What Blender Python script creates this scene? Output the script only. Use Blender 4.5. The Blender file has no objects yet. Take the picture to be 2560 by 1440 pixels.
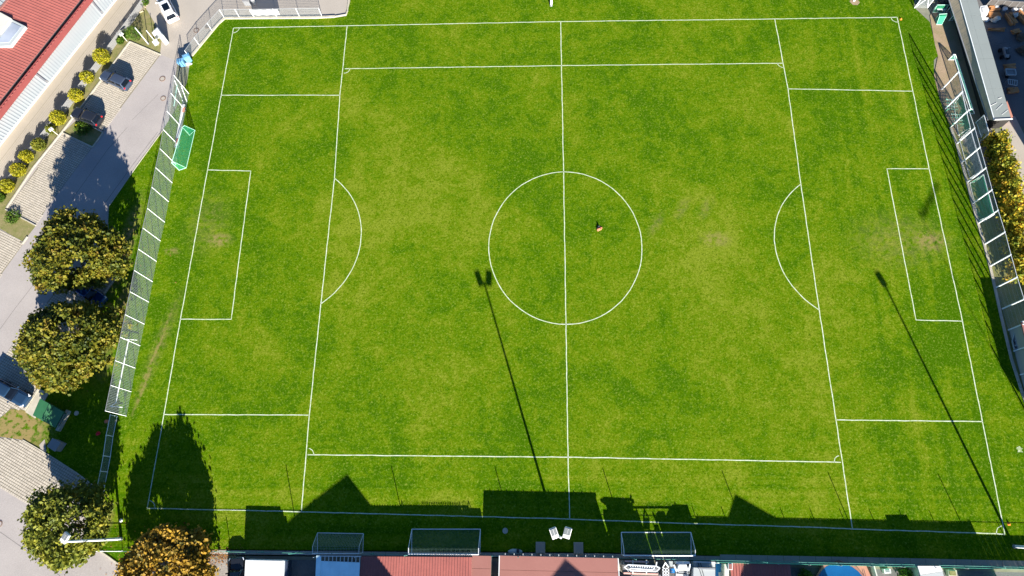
import bpy, bmesh, math, random
import numpy as np
from mathutils import Vector, Matrix
random.seed(7)
rng = np.random.default_rng(11)
S = bpy.context.scene
COL = S.collection
PI = math.pi

# ---------------------------------------------------------------- camera, sky, sun, exposure
cam = bpy.data.cameras.new('camera'); camo = bpy.data.objects.new('camera', cam); COL.objects.link(camo)
camo.location = (-3.4127, -32.5483, 78.2864); camo.rotation_euler = (0.325949, 0.033413, 0.013311)
cam.sensor_width = 36; cam.lens = 23.9062; cam.clip_start = 0.5; cam.clip_end = 2000
S.camera = camo
SUN_EL = math.radians(21.8)
SX, SY = 0.2874, -0.9578            # horizontal direction towards the sun
w = bpy.data.worlds.new('World'); S.world = w; w.use_nodes = True
wn = w.node_tree.nodes; wn.clear()
sky = wn.new('ShaderNodeTexSky'); sky.sky_type = 'NISHITA'; sky.sun_disc = False
sky.dust_density = 0.0; sky.ozone_density = 8.0; sky.air_density = 1.0
sky.sun_elevation = SUN_EL; sky.sun_rotation = math.atan2(SX, SY)
bg = wn.new('ShaderNodeBackground'); bg.inputs['Strength'].default_value = 0.05
wo = wn.new('ShaderNodeOutputWorld')
w.node_tree.links.new(sky.outputs[0], bg.inputs[0]); w.node_tree.links.new(bg.outputs[0], wo.inputs[0])
sl = bpy.data.lights.new('sun', 'SUN'); sl.energy = 5.0; sl.angle = math.radians(0.5); sl.color = (1.0, 0.95, 0.87)
so = bpy.data.objects.new('sun', sl); COL.objects.link(so)
so.rotation_euler = Vector((-SX*math.cos(SUN_EL), -SY*math.cos(SUN_EL), -math.sin(SUN_EL))).to_track_quat('-Z', 'Y').to_euler()
S.view_settings.view_transform = 'Standard'; S.view_settings.look = 'None'
S.view_settings.gamma = 1; S.view_settings.use_curve_mapping = False
S.view_settings.exposure = 1.7
S.render.engine = 'CYCLES'

# ---------------------------------------------------------------- materials
M = {}
def nn(t, ty, **k):
    n = t.nodes.new(ty)
    for a, b in k.items(): setattr(n, a, b)
    return n
def mat(name, col, rough=0.8, metal=0.0, var=0.0, scale=2.0, bump=0.0, bscale=20.0, spec=0.3, fine=0.0, fscale=25.0, col2=None, stretch=None, isl=0.0):
    """Principled material: base colour with two octaves of procedural variation and bump."""
    m = bpy.data.materials.new(name); m.use_nodes = True; t = m.node_tree; L = t.links.new
    b = t.nodes['Principled BSDF']
    b.inputs['Roughness'].default_value = rough; b.inputs['Metallic'].default_value = metal
    b.inputs['Specular IOR Level'].default_value = spec
    tc = nn(t, 'ShaderNodeNewGeometry'); vec = tc.outputs['Position']
    if stretch:
        mp = nn(t, 'ShaderNodeMapping'); mp.inputs['Rotation'].default_value = (0, 0, stretch[2]); mp.inputs['Scale'].default_value = (stretch[0], stretch[1], 1)
        L(vec, mp.inputs[0]); vec = mp.outputs[0]
    c = nn(t, 'ShaderNodeRGB'); c.outputs[0].default_value = (*col, 1); cur = c.outputs[0]
    def layer(cur, fac_out, tgt, amt):
        mr = nn(t, 'ShaderNodeMapRange'); mr.inputs[1].default_value = 0.35; mr.inputs[2].default_value = 0.7
        mr.inputs[3].default_value = 0; mr.inputs[4].default_value = amt; L(fac_out, mr.inputs[0])
        mx = nn(t, 'ShaderNodeMix', data_type='RGBA'); L(mr.outputs[0], mx.inputs[0]); L(cur, mx.inputs[6]); mx.inputs[7].default_value = (*tgt, 1)
        return mx.outputs[2]
    if var:
        n = nn(t, 'ShaderNodeTexNoise'); n.inputs['Scale'].default_value = scale; n.inputs['Detail'].default_value = 5; L(vec, n.inputs['Vector'])
        cur = layer(cur, n.outputs[0], col2 if col2 else tuple(x*0.55 for x in col), var)
    if fine:
        n = nn(t, 'ShaderNodeTexNoise'); n.inputs['Scale'].default_value = fscale; n.inputs['Detail'].default_value = 3; L(vec, n.inputs['Vector'])
        cur = layer(cur, n.outputs[0], tuple(min(1, x*1.5) for x in col), fine)
    if isl:
        mr = nn(t, 'ShaderNodeMapRange'); mr.inputs[3].default_value = 1-isl; mr.inputs[4].default_value = 1+isl; L(tc.outputs['Random Per Island'], mr.inputs[0])
        vm = nn(t, 'ShaderNodeVectorMath', operation='SCALE'); L(cur, vm.inputs[0]); L(mr.outputs[0], vm.inputs['Scale']); cur = vm.outputs[0]
    L(cur, b.inputs['Base Color'])
    if bump:
        n2 = nn(t, 'ShaderNodeTexNoise'); n2.inputs['Scale'].default_value = bscale; n2.inputs['Detail'].default_value = 4; L(vec, n2.inputs['Vector'])
        bp = nn(t, 'ShaderNodeBump'); bp.inputs['Strength'].default_value = bump; bp.inputs['Distance'].default_value = 0.03
        L(n2.outputs[0], bp.inputs['Height']); L(bp.outputs[0], b.inputs['Normal'])
    M[name] = m
    return m

mat('asphalt', (0.335, 0.302, 0.277), 0.92, var=0.7, scale=0.22, fine=0.3, fscale=9, bump=0.25, bscale=30, col2=(0.255, 0.23, 0.215))
mat('concrete', (0.345, 0.305, 0.255), 0.9, var=0.5, scale=0.5, fine=0.2, fscale=12, bump=0.2, bscale=25, col2=(0.295, 0.26, 0.215))
mat('kerb', (0.46, 0.42, 0.33), 0.85, var=0.5, scale=1.5, bump=0.2, isl=0.12)
mat('paver', (0.45, 0.40, 0.325), 0.9, var=0.5, scale=0.5, isl=0.10, bump=0.1, bscale=15, col2=(0.36, 0.315, 0.25))
mat('joint', (0.22, 0.19, 0.14), 0.95, var=0.6, scale=1.2, col2=(0.13, 0.13, 0.07))
mat('gravel', (0.25, 0.225, 0.20), 0.95, var=0.5, scale=0.8, fine=0.6, fscale=7, bump=0.7, bscale=9)
mat('yard', (0.13, 0.125, 0.12), 0.95, var=0.6, scale=0.5, fine=0.4, fscale=6, bump=0.5, bscale=9)
mat('dirt', (0.28, 0.20, 0.13), 0.95, var=0.6, scale=0.9, fine=0.4, fscale=8, bump=0.6, bscale=8, col2=(0.14, 0.14, 0.04))
mat('outer_ground', (0.20, 0.19, 0.15), 0.95, var=0.7, scale=0.06, fine=0.3, fscale=2, col2=(0.08, 0.10, 0.04))
mat('steel', (0.62, 0.64, 0.64), 0.45, metal=0.3, var=0.2, scale=3)
mat('white_metal', (0.80, 0.82, 0.81), 0.4, var=0.15, scale=3, spec=0.5)
mat('grey_metal', (0.30, 0.31, 0.32), 0.5, metal=0.3, var=0.2)
mat('dark_metal', (0.05, 0.055, 0.06), 0.5)
mat('green_metal', (0.10, 0.42, 0.27), 0.45, var=0.2, spec=0.5)
mat('mint_metal', (0.42, 0.68, 0.56), 0.45, var=0.2, spec=0.5)
mat('net_pale', (0.42, 0.49, 0.46), 0.7)
mat('net_grey', (0.34, 0.38, 0.38), 0.7)
mat('net_green', (0.02, 0.30, 0.14), 0.7)
mat('net_mint', (0.16, 0.50, 0.36), 0.7)
mat('white', (0.64, 0.64, 0.61), 0.6, var=0.15, scale=1.5)
mat('offwhite', (0.55, 0.53, 0.46), 0.7, var=0.25, scale=1.0)
mat('line_paint', (0.56, 0.60, 0.49), 1.0, spec=0.0, var=0.85, scale=2.2, col2=(0.27, 0.36, 0.12), fine=0.3, fscale=8)
mat('red_roof', (0.33, 0.105, 0.085), 0.6, var=0.7, scale=0.5, col2=(0.26, 0.085, 0.07), fine=0.18, fscale=3, bump=0.1, bscale=6)
mat('red_trim', (0.21, 0.05, 0.045), 0.5, var=0.3, scale=0.8)
mat('pale_red_roof', (0.29, 0.125, 0.10), 0.75, var=0.4, scale=0.6, col2=(0.25, 0.10, 0.08), bump=0.15)
mat('white_roof', (0.40, 0.425, 0.41), 0.6, var=0.35, scale=0.5, col2=(0.35, 0.38, 0.38))
mat('grey_roof', (0.22, 0.245, 0.23), 0.8, var=0.4, scale=0.4, col2=(0.19, 0.215, 0.205), bump=0.12, bscale=3)
mat('wall', (0.50, 0.46, 0.38), 0.9, var=0.3, scale=0.5)
mat('wood', (0.38, 0.31, 0.20), 0.9, var=0.7, scale=1.2, isl=0.30, col2=(0.28, 0.25, 0.18), bump=0.3)
mat('panel_grey', (0.075, 0.068, 0.062), 0.8, var=0.3)
mat('net_dark', (0.10, 0.17, 0.16), 0.7)
mat('seam', (0.15, 0.135, 0.125), 0.9)
mat('shed_wall', (0.022, 0.02, 0.018), 0.9, var=0.4, scale=1)  # near-black colour makes the sunlit end wall read as a shaded recess
mat('fence_rail', (0.06, 0.27, 0.21), 0.5, var=0.4, scale=0.5, col2=(0.35, 0.55, 0.48))
mat('awning_sheet', (0.70, 0.93, 0.95), 0.6, var=0.3, scale=0.8)
mat('net_deep_grey', (0.20, 0.22, 0.22), 0.7)  # plain grey netting of the forecourt fence
mat('dull_grey', (0.15, 0.145, 0.14), 0.7, var=0.3)
mat('timber', (0.48, 0.20, 0.06), 0.8, var=0.6, scale=1.5, isl=0.4, col2=(0.34, 0.22, 0.13))
mat('slat', (0.27, 0.265, 0.255), 0.6, var=0.25, scale=1)
mat('glass', (0.004, 0.006, 0.010), 0.12, spec=0.5)
mat('skylight', (0.40, 0.44, 0.50), 0.15, var=0.8, scale=0.35, spec=0.6, col2=(0.22, 0.25, 0.30))
mat('tyre', (0.015, 0.015, 0.016), 0.9)
mat('rim', (0.35, 0.36, 0.37), 0.3, metal=0.8)
mat('car_white', (0.80, 0.80, 0.80), 0.25, spec=0.6)
mat('car_navy', (0.05, 0.068, 0.105), 0.18, metal=0.3, spec=0.7)
mat('car_black', (0.014, 0.016, 0.021), 0.15, spec=0.7)
mat('car_blue', (0.01, 0.05, 0.16), 0.15, metal=0.3, spec=0.7)
mat('car_slate', (0.02, 0.05, 0.10), 0.12, metal=0.3, spec=0.8)
mat('tail_light', (0.45, 0.01, 0.015), 0.25, spec=0.6)
mat('head_light', (0.75, 0.77, 0.8), 0.1, spec=0.8)
mat('bin_green', (0.03, 0.13, 0.055), 0.5, var=0.3, scale=2)
mat('bin_lid', (0.06, 0.19, 0.085), 0.45, var=0.3, scale=2)
mat('tarp_blue', (0.14, 0.33, 0.50), 0.6, var=0.4, scale=3, bump=0.5, bscale=6)
mat('pool_blue', (0.01, 0.085, 0.24), 0.06, var=0.2, scale=1, spec=0.7, bump=0.05, bscale=4)
mat('terracotta', (0.46, 0.20, 0.14), 0.8, var=0.3, scale=0.8)
mat('red_cloth', (0.62, 0.02, 0.035), 0.8, bump=0.5)
mat('peach_cloth', (0.60, 0.24, 0.12), 0.8, var=0.6, scale=6, col2=(0.50, 0.12, 0.09), bump=0.5)
mat('orange', (0.75, 0.22, 0.03), 0.5)
mat('lime', (0.42, 0.48, 0.30), 0.95, var=0.95, scale=3.5, col2=(0.10, 0.17, 0.02))
mat('manhole', (0.16, 0.13, 0.11), 0.7, metal=0.3, var=0.4, scale=4)
mat('manhole_rim', (0.18, 0.12, 0.09), 0.8)
mat('bark', (0.10, 0.075, 0.05), 0.95, var=0.5, scale=5, bump=0.6)
mat('lamp_glass', (0.13, 0.14, 0.14), 0.2, spec=0.6)
mat('pink_steel', (0.70, 0.38, 0.32), 0.6, var=0.3)
mat('tarp_dark', (0.025, 0.03, 0.03), 0.7, bump=0.6, bscale=3)
mat('mat_fibre', (0.10, 0.085, 0.07), 0.95, fine=0.5, fscale=12)
mat('blue_plastic', (0.03, 0.20, 0.50), 0.4)
mat('house_tile', (0.26, 0.09, 0.06), 0.8, var=0.4, scale=2)

mb_ = mat('mesh_banner', (0.85, 0.85, 0.84), 0.6); t_ = mb_.node_tree      # perforated banner cloth: lets part of the light through
x_ = nn(t_, 'ShaderNodeMixShader'); x_.inputs[0].default_value = 0.45; t_.links.new(t_.nodes['Principled BSDF'].outputs[0], x_.inputs[1]); t_.links.new(nn(t_, 'ShaderNodeBsdfTransparent').outputs[0], x_.inputs[2]); t_.links.new(x_.outputs[0], t_.nodes['Material Output'].inputs[0])
def leafmat(name, cols, scale=0.55, rough=0.6, trans=0.3):
    m = bpy.data.materials.new(name); m.use_nodes = True; t = m.node_tree; L = t.links.new
    b = t.nodes['Principled BSDF']; b.inputs['Roughness'].default_value = rough; b.inputs['Specular IOR Level'].default_value = 0.25
    g = nn(t, 'ShaderNodeNewGeometry')
    n = nn(t, 'ShaderNodeTexNoise'); n.inputs['Scale'].default_value = scale; n.inputs['Detail'].default_value = 3; L(g.outputs['Position'], n.inputs['Vector'])
    a = nn(t, 'ShaderNodeMath', operation='MULTIPLY_ADD'); L(g.outputs['Random Per Island'], a.inputs[0]); a.inputs[1].default_value = 0.30; a.inputs[2].default_value = -0.15
    s = nn(t, 'ShaderNodeMath', operation='ADD'); L(a.outputs[0], s.inputs[0]); L(n.outputs[0], s.inputs[1])
    r = nn(t, 'ShaderNodeValToRGB'); e = r.color_ramp.elements
    ps = np.linspace(0.22, 0.8, len(cols))
    e[0].position = ps[0]; e[0].color = (*cols[0], 1); e[1].position = ps[-1]; e[1].color = (*cols[-1], 1)
    for p, c in zip(ps[1:-1], cols[1:-1]): x = e.new(p); x.color = (*c, 1)
    L(s.outputs[0], r.inputs[0]); L(r.outputs[0], b.inputs['Base Color'])
    tr = nn(t, 'ShaderNodeBsdfTranslucent'); L(r.outputs[0], tr.inputs[0])
    mx = nn(t, 'ShaderNodeMixShader'); mx.inputs[0].default_value = trans; L(b.outputs[0], mx.inputs[1]); L(tr.outputs[0], mx.inputs[2])
    L(mx.outputs[0], t.nodes['Material Output'].inputs[0])
    M[name] = m
leafmat('leaf_maple', [(0.022, 0.038, 0.005), (0.07, 0.095, 0.009), (0.16, 0.16, 0.012), (0.235, 0.20, 0.016), (0.22, 0.135, 0.025)])
leafmat('leaf_green', [(0.035, 0.055, 0.008), (0.11, 0.135, 0.012), (0.21, 0.215, 0.018), (0.30, 0.26, 0.02)])
leafmat('leaf_gold', [(0.06, 0.065, 0.012), (0.15, 0.115, 0.018), (0.33, 0.20, 0.02), (0.43, 0.25, 0.02), (0.26, 0.13, 0.03)])
leafmat('leaf_yellow', [(0.10, 0.12, 0.008), (0.26, 0.25, 0.01), (0.42, 0.38, 0.01), (0.30, 0.22, 0.05)], 1.0)
leafmat('leaf_bush', [(0.025, 0.07, 0.006), (0.07, 0.14, 0.008), (0.13, 0.19, 0.01)], 1.5)
leafmat('leaf_hedge', [(0.05, 0.085, 0.010), (0.15, 0.19, 0.014), (0.34, 0.31, 0.02), (0.52, 0.36, 0.02), (0.48, 0.20, 0.02)], 0.7)

leafmat('leaf_fallen', [(0.20, 0.07, 0.03), (0.30, 0.13, 0.04), (0.34, 0.20, 0.05)], 2.0, trans=0.0)
def lawn_material():
    m = bpy.data.materials.new('lawn_turf'); m.use_nodes = True; t = m.node_tree; L = t.links.new
    b = t.nodes['Principled BSDF']; b.inputs['Roughness'].default_value = 1.0; b.inputs['Specular IOR Level'].default_value = 0.0
    pos = nn(t, 'ShaderNodeNewGeometry').outputs['Position']
    def noise(scale, detail=3, sx=1, sy=1, dist=0.0, rough=0.55):
        v = pos
        if sx != 1 or sy != 1:
            mp = nn(t, 'ShaderNodeMapping'); mp.inputs['Scale'].default_value = (sx, sy, 1); L(pos, mp.inputs[0]); v = mp.outputs[0]
        n = nn(t, 'ShaderNodeTexNoise'); n.inputs['Scale'].default_value = scale; n.inputs['Detail'].default_value = detail
        n.inputs['Distortion'].default_value = dist; n.inputs['Roughness'].default_value = rough
        L(v, n.inputs['Vector']); return n.outputs[0]
    def math_(op, a, c):
        n = nn(t, 'ShaderNodeMath', operation=op)
        for i, x in enumerate((a, c)):
            if isinstance(x, (int, float)): n.inputs[i].default_value = x
            else: L(x, n.inputs[i])
        return n.outputs[0]
    def rng_(x, a, b2, c=0.0, d=1.0):
        n = nn(t, 'ShaderNodeMapRange', interpolation_type='SMOOTHSTEP'); L(x, n.inputs[0])
        for i, v in enumerate((a, b2, c, d)): n.inputs[i+1].default_value = v
        return n.outputs[0]
    def mix(f, a, c):
        n = nn(t, 'ShaderNodeMix', data_type='RGBA')
        if isinstance(f, (int, float)): n.inputs[0].default_value = f
        else: L(f, n.inputs[0])
        for i, x in ((6, a), (7, c)):
            if isinstance(x, tuple): n.inputs[i].default_value = (*x, 1)
            else: L(x, n.inputs[i])
        return n.outputs[2]
    def blob(c, rx, ry, rot=0.0):
        mp = nn(t, 'ShaderNodeMapping', vector_type='TEXTURE'); mp.inputs['Location'].default_value = (c[0], c[1], 0); mp.inputs['Rotation'].default_value = (0, 0, rot); mp.inputs['Scale'].default_value = (rx, ry, 1e4)
        L(pos, mp.inputs[0])
        ln = nn(t, 'ShaderNodeVectorMath', operation='LENGTH'); L(mp.outputs[0], ln.inputs[0])
        return rng_(ln.outputs['Value'], 1.0, 0.15)
    big = noise(0.085, 3, dist=0.4); mid = noise(0.40, 5, dist=0.8, rough=0.62); small = noise(1.5, 5, rough=0.7, dist=0.5); fine = noise(4.6, 4, rough=0.75, dist=0.6)
    sep = nn(t, 'ShaderNodeSeparateXYZ'); L(pos, sep.inputs[0])
    stx = noise(0.5, 3, 0.05, 1.6); sty = noise(0.5, 3, 1.6, 0.05)
    edge_s = rng_(sep.outputs[1], -20.0, -30.0); edge_e = rng_(sep.outputs[0], 30.0, 42.0); edge_n = rng_(sep.outputs[1], 24.0, 31.0)
    edge_w = rng_(sep.outputs[0], -36.0, -47.0)
    v = math_('ADD', math_('MULTIPLY', big, 0.5), math_('MULTIPLY', mid, 0.5))
    v = math_('ADD', v, math_('MULTIPLY', math_('SUBTRACT', small, 0.5), 0.52))
    v = math_('ADD', v, math_('MULTIPLY', math_('MULTIPLY', math_('SUBTRACT', stx, 0.5), 0.5), edge_s))
    v = math_('ADD', v, math_('MULTIPLY', math_('MULTIPLY', math_('SUBTRACT', sty, 0.5), 0.5), edge_e))
    v = math_('SUBTRACT', v, math_('ADD', math_('MULTIPLY', edge_n, 0.02), math_('ADD', math_('MULTIPLY', edge_w, 0.05), math_('MULTIPLY', edge_e, 0.045))))
    # centre of each half is drier and yellower than the margins
    for c, rx, ry, a in (((-20.65, 2.40), 17, 20, 0.075), ((16.58, -1.93), 15, 17, 0.06), ((-13.33, -15.07), 14, 12, 0.05), ((24.80, -14.85), 12, 14, 0.045)):
        v = math_('ADD', v, math_('MULTIPLY', blob(c, rx, ry), a))
    for c, rx, ry, a in (((-4.53, 10.26), 8, 10, -0.06), ((-45.29, 15.87), 6, 12, -0.05), ((-32.68, -24.51), 14, 8, -0.05), ((0.41, -6.10), 7, 7, -0.06)):
        v = math_('ADD', v, math_('MULTIPLY', blob(c, rx, ry), a))
    ramp = nn(t, 'ShaderNodeValToRGB'); e = ramp.color_ramp.elements
    e[0].position = 0.395; e[0].color = (0.042, 0.110, 0.0010, 1)
    e[1].position = 0.655; e[1].color = (0.152, 0.198, 0.012, 1)
    x = e.new(0.475); x.color = (0.073, 0.147, 0.0012, 1)
    x = e.new(0.565); x.color = (0.104, 0.166, 0.0030, 1)
    L(v, ramp.inputs[0]); col = ramp.outputs[0]
    # single blades and tufts
    col = mix(math_('MULTIPLY', rng_(fine, 0.52, 0.32), 0.78), col, (0.030, 0.068, 0.0010))
    col = mix(math_('MULTIPLY', rng_(fine, 0.52, 0.68), 0.62), col, (0.23, 0.27, 0.045))
    # worn and dry spots
    dry = math_('MULTIPLY', math_('MAXIMUM', blob((-43.69, 0.23), 2.6, 1.4), blob((44.48, 0.01), 3.2, 2.0)), 0.75)
    dry = math_('MAXIMUM', dry, math_('MULTIPLY', blob((18.70, 0.29), 2.6, 1.5), 0.5))
    dry = math_('MAXIMUM', dry, math_('MULTIPLY', blob((-49.36, -1.30), 1.5, 0.7), 0.55))
    for c, rx, ry, rot, a in (((-55.52, -0.86), 1.5, 9.0, -0.1, 0.95), ((-54.44, -9.31), 1.3, 6.0, -0.1, 0.9), ((-55.28, -15.32), 2.0, 4.0, 0.1, 0.5), ((-64.01, -23.26), 6.0, 4.0, -0.3, 1.5), ((-64.86, -23.68), 4.0, 2.5, -0.3, 1.8), ((-49.17, -14.79), 0.35, 7.0, -0.24, 0.75), ((-49.65, -18.17), 0.4, 5.5, -0.22, 0.7), ((-48.48, -11.32), 0.3, 5.0, -0.22, 0.5), ((-48.71, -13.31), 1.2, 9.0, -0.22, 0.3), ((-51.03, -33.41), 1.0, 2.6, 0.0, 0.8), ((40.92, 0.17), 8, 5, 0.0, 0.25), ((-45.33, 2.44), 4, 6, 0.0, 0.2)):
        dry = math_('MAXIMUM', dry, math_('MULTIPLY', blob(c, rx, ry, rot), a))
    for c in ((11.46, 2.35), (14.82, 4.53), (17.80, 4.52)):
        dry = math_('MAXIMUM', dry, math_('MULTIPLY', blob(c, 1.0, 2.6, -0.5), 0.28))
    dry = math_('MULTIPLY', math_('MINIMUM', dry, 1.6), rng_(noise(1.6, 4), 0.34, 0.60))
    dry = math_('MINIMUM', dry, 0.95)
    col = mix(dry, col, (0.25, 0.19, 0.075))
    L(col, b.inputs['Base Color'])
    bp = nn(t, 'ShaderNodeBump'); bp.inputs['Strength'].default_value = 0.55; bp.inputs['Distance'].default_value = 0.05
    L(math_('ADD', fine, math_('MULTIPLY', noise(16, 2), 0.5)), bp.inputs['Height']); L(bp.outputs[0], b.inputs['Normal'])
    M['lawn'] = m
lawn_material()
mat('verge_grass', (0.13, 0.145, 0.03), 0.9, var=0.8, scale=0.9, fine=0.4, fscale=6, col2=(0.24, 0.20, 0.09), bump=0.5, bscale=6)
mat('bed_soil', (0.20, 0.17, 0.075), 0.95, var=0.9, scale=1.3, fine=0.4, fscale=7, col2=(0.09, 0.12, 0.015), bump=0.6, bscale=8)

# ---------------------------------------------------------------- mesh helpers
ORG = {}
class MB:
    """Collects shapes and links them as one mesh object."""
    def __init__(s): s.v = []; s.f = []
    def add(s, vs, fs):
        n = len(s.v); s.v += [tuple(v) for v in vs]; s.f += [tuple(i+n for i in f) for f in fs]; return s
    def obox(s, c, ax, ay, az):
        c, ax, ay, az = (Vector(x) for x in (c, ax, ay, az))
        vs = [c+ax*i+ay*j+az*k for k in (-1, 1) for j in (-1, 1) for i in (-1, 1)]
        return s.add(vs, [(0, 2, 3, 1), (4, 5, 7, 6), (0, 1, 5, 4), (2, 6, 7, 3), (0, 4, 6, 2), (1, 3, 7, 5)])
    def box(s, c, d, rz=0.0):
        a, b = math.cos(rz), math.sin(rz)
        return s.obox(c, (a*d[0]/2, b*d[0]/2, 0), (-b*d[1]/2, a*d[1]/2, 0), (0, 0, d[2]/2))
    def bar(s, p, q, w, h=None, up=(0, 0, 1)):
        p, q = Vector(p), Vector(q); d = q-p; L = d.length
        if L < 1e-6: return s
        d /= L; u = Vector(up)
        if abs(d.dot(u)) > 0.97: u = Vector((1, 0, 0))
        x = d.cross(u).normalized(); y = x.cross(d)
        return s.obox((p+q)/2, d*L/2, x*w/2, y*(h or w)/2)
    def tube(s, p, q, r, r2=None, n=8, cap=True):
        p, q = Vector(p), Vector(q); d = (q-p).normalized(); u = Vector((0, 0, 1)) if abs(d.z) < 0.95 else Vector((1, 0, 0))
        x = d.cross(u).normalized(); y = x.cross(d); r2 = r if r2 is None else r2
        vs = [p+(x*math.cos(a)+y*math.sin(a))*r for a in np.arange(n)*2*PI/n] + [q+(x*math.cos(a)+y*math.sin(a))*r2 for a in np.arange(n)*2*PI/n]
        fs = [(i, (i+1) % n, n+(i+1) % n, n+i) for i in range(n)]
        if cap: fs += [tuple(range(n-1, -1, -1)), tuple(range(n, 2*n))]
        return s.add(vs, fs)
    def prism(s, poly, z0, z1):
        a = sum(poly[i][0]*poly[(i+1) % len(poly)][1]-poly[(i+1) % len(poly)][0]*poly[i][1] for i in range(len(poly)))
        if a < 0: poly = poly[::-1]
        n = len(poly)
        vs = [(x, y, z0) for x, y in poly]+[(x, y, z1) for x, y in poly]
        return s.add(vs, [(i, (i+1) % n, n+(i+1) % n, n+i) for i in range(n)]+[tuple(range(n, 2*n)), tuple(range(n-1, -1, -1))])
    def sheet(s, poly, z):
        a = sum(poly[i][0]*poly[(i+1) % len(poly)][1]-poly[(i+1) % len(poly)][0]*poly[i][1] for i in range(len(poly)))
        if a < 0: poly = poly[::-1]
        return s.add([(p[0], p[1], z) for p in poly], [tuple(range(len(poly)))])
    def strip(s, pts, wd, z0, z1=None, closed=False):
        """Band of given width along a polyline (flat, or a solid between z0 and z1)."""
        P = [Vector((p[0], p[1])) for p in pts]; n = len(P); l = []; r = []
        for i in range(n):
            if closed: a, b = P[i-1], P[(i+1) % n]
            else: a, b = P[max(i-1, 0)], P[min(i+1, n-1)]
            d = (b-a).normalized(); m = Vector((-d.y, d.x))*wd/2
            l.append(P[i]+m); r.append(P[i]-m)
        if z1 is None:
            vs = [(p.x, p.y, z0) for p in r]+[(p.x, p.y, z0) for p in l]
            return s.add(vs, [(i, (i+1) % n, n+(i+1) % n, n+i) for i in range(n if closed else n-1)])
        for i in range(n if closed else n-1):
            j = (i+1) % n
            s.prism([tuple(r[i]), tuple(r[j]), tuple(l[j]), tuple(l[i])], z0, z1)
        return s
    def rings(s, rs, cap=True):
        n = len(rs[0]); b = len(s.v)
        for r in rs: s.v += [tuple(p) for p in r]
        for k in range(len(rs)-1):
            for i in range(n): s.f.append((b+k*n+i, b+k*n+(i+1) % n, b+(k+1)*n+(i+1) % n, b+(k+1)*n+i))
        if cap: s.f.append(tuple(b+i for i in range(n-1, -1, -1))); s.f.append(tuple(b+(len(rs)-1)*n+i for i in range(n)))
        return s
    def disc(s, c, r, z0, z1, n=20):
        return s.prism([(c[0]+r*math.cos(a), c[1]+r*math.sin(a)) for a in np.arange(n)*2*PI/n], z0, z1)
    def ring(s, c, r0, r1, z0, z1, n=24):
        for i in range(n):
            a, b = 2*PI*i/n, 2*PI*(i+1)/n
            s.prism([(c[0]+r*math.cos(x), c[1]+r*math.sin(x)) for r, x in ((r0, a), (r1, a), (r1, b), (r0, b))], z0, z1)
        return s
    def build(s, name, m, parent=None, smooth=False, bevel=0.0):
        me = bpy.data.meshes.new(name)
        vs = s.v
        if parent is not None and parent in ORG:
            o = ORG[parent]; vs = [(v[0]-o[0], v[1]-o[1], v[2]-o[2]) for v in vs]
        me.from_pydata(vs, [], s.f); me.materials.append(M[m] if isinstance(m, str) else m)
        if smooth: me.polygons.foreach_set('use_smooth', [True]*len(me.polygons))
        me.update()
        ob = bpy.data.objects.new(name, me); COL.objects.link(ob)
        if parent is not None:
            ob.parent = parent
            if parent in ORG: ORG[ob] = ORG[parent]
        if bevel:
            md = ob.modifiers.new('bevel', 'BEVEL'); md.width = bevel; md.segments = 2; md.limit_method = 'ANGLE'
        return ob
def tag(o, label, cat, group=None):
    o['label'] = label; o['category'] = cat
    if group: o['group'] = group
    return o
def thing(name, label, cat, loc=(0, 0, 0), rz=0.0, group=None, world=True):
    """Empty at the thing's base; with world=True parts are given in world coordinates."""
    o = bpy.data.objects.new(name, None); COL.objects.link(o); o.empty_display_size = 0.3
    loc = (loc[0], loc[1], loc[2] if len(loc) > 2 else 0.0)
    o.location = loc; o.rotation_euler = (0, 0, rz); tag(o, label, cat, group)
    if world: ORG[o] = loc
    return o
def structure(name, mb, m): 
    o = mb.build(name, m); o['kind'] = 'structure'; return o
def stuff(o): o['kind'] = 'stuff'; return o
def relink(src, parent):
    c = src.copy(); COL.objects.link(c); c.parent = parent
    return c
def dup(root, loc, rz, label, group=None, scale=None):
    r = root.copy(); COL.objects.link(r); r.location = (loc[0], loc[1], loc[2] if len(loc) > 2 else 0.0); r.rotation_euler = (0, 0, rz)
    r['label'] = label
    if group: r['group'] = group
    if scale: r.scale = (scale,)*3
    for ch in list(root.children):
        c = relink(ch, r)
        for g in list(ch.children): relink(g, c)
    return r
def lerp(a, b, t): return tuple(x+(y-x)*t for x, y in zip(a, b))
def dist(a, b): return math.hypot(a[0]-b[0], a[1]-b[1])
def ang(a, b): return math.atan2(b[1]-a[1], b[0]-a[0])
def cut(poly, n, c):
    """Clip a convex or simple polygon to the half plane n.p <= c."""
    out = []
    for i in range(len(poly)):
        a, b = poly[i], poly[(i+1) % len(poly)]
        da, db = a[0]*n[0]+a[1]*n[1]-c, b[0]*n[0]+b[1]*n[1]-c
        if da <= 0: out.append(a)
        if da*db < 0: out.append(lerp(a, b, da/(da-db)))
    return out
def inside(p, poly):
    r = False; n = len(poly)
    for i in range(n):
        a, b = poly[i], poly[(i+1) % n]
        if (a[1] > p[1]) != (b[1] > p[1]) and p[0] < (b[0]-a[0])*(p[1]-a[1])/(b[1]-a[1])+a[0]: r = not r
    return r

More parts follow.
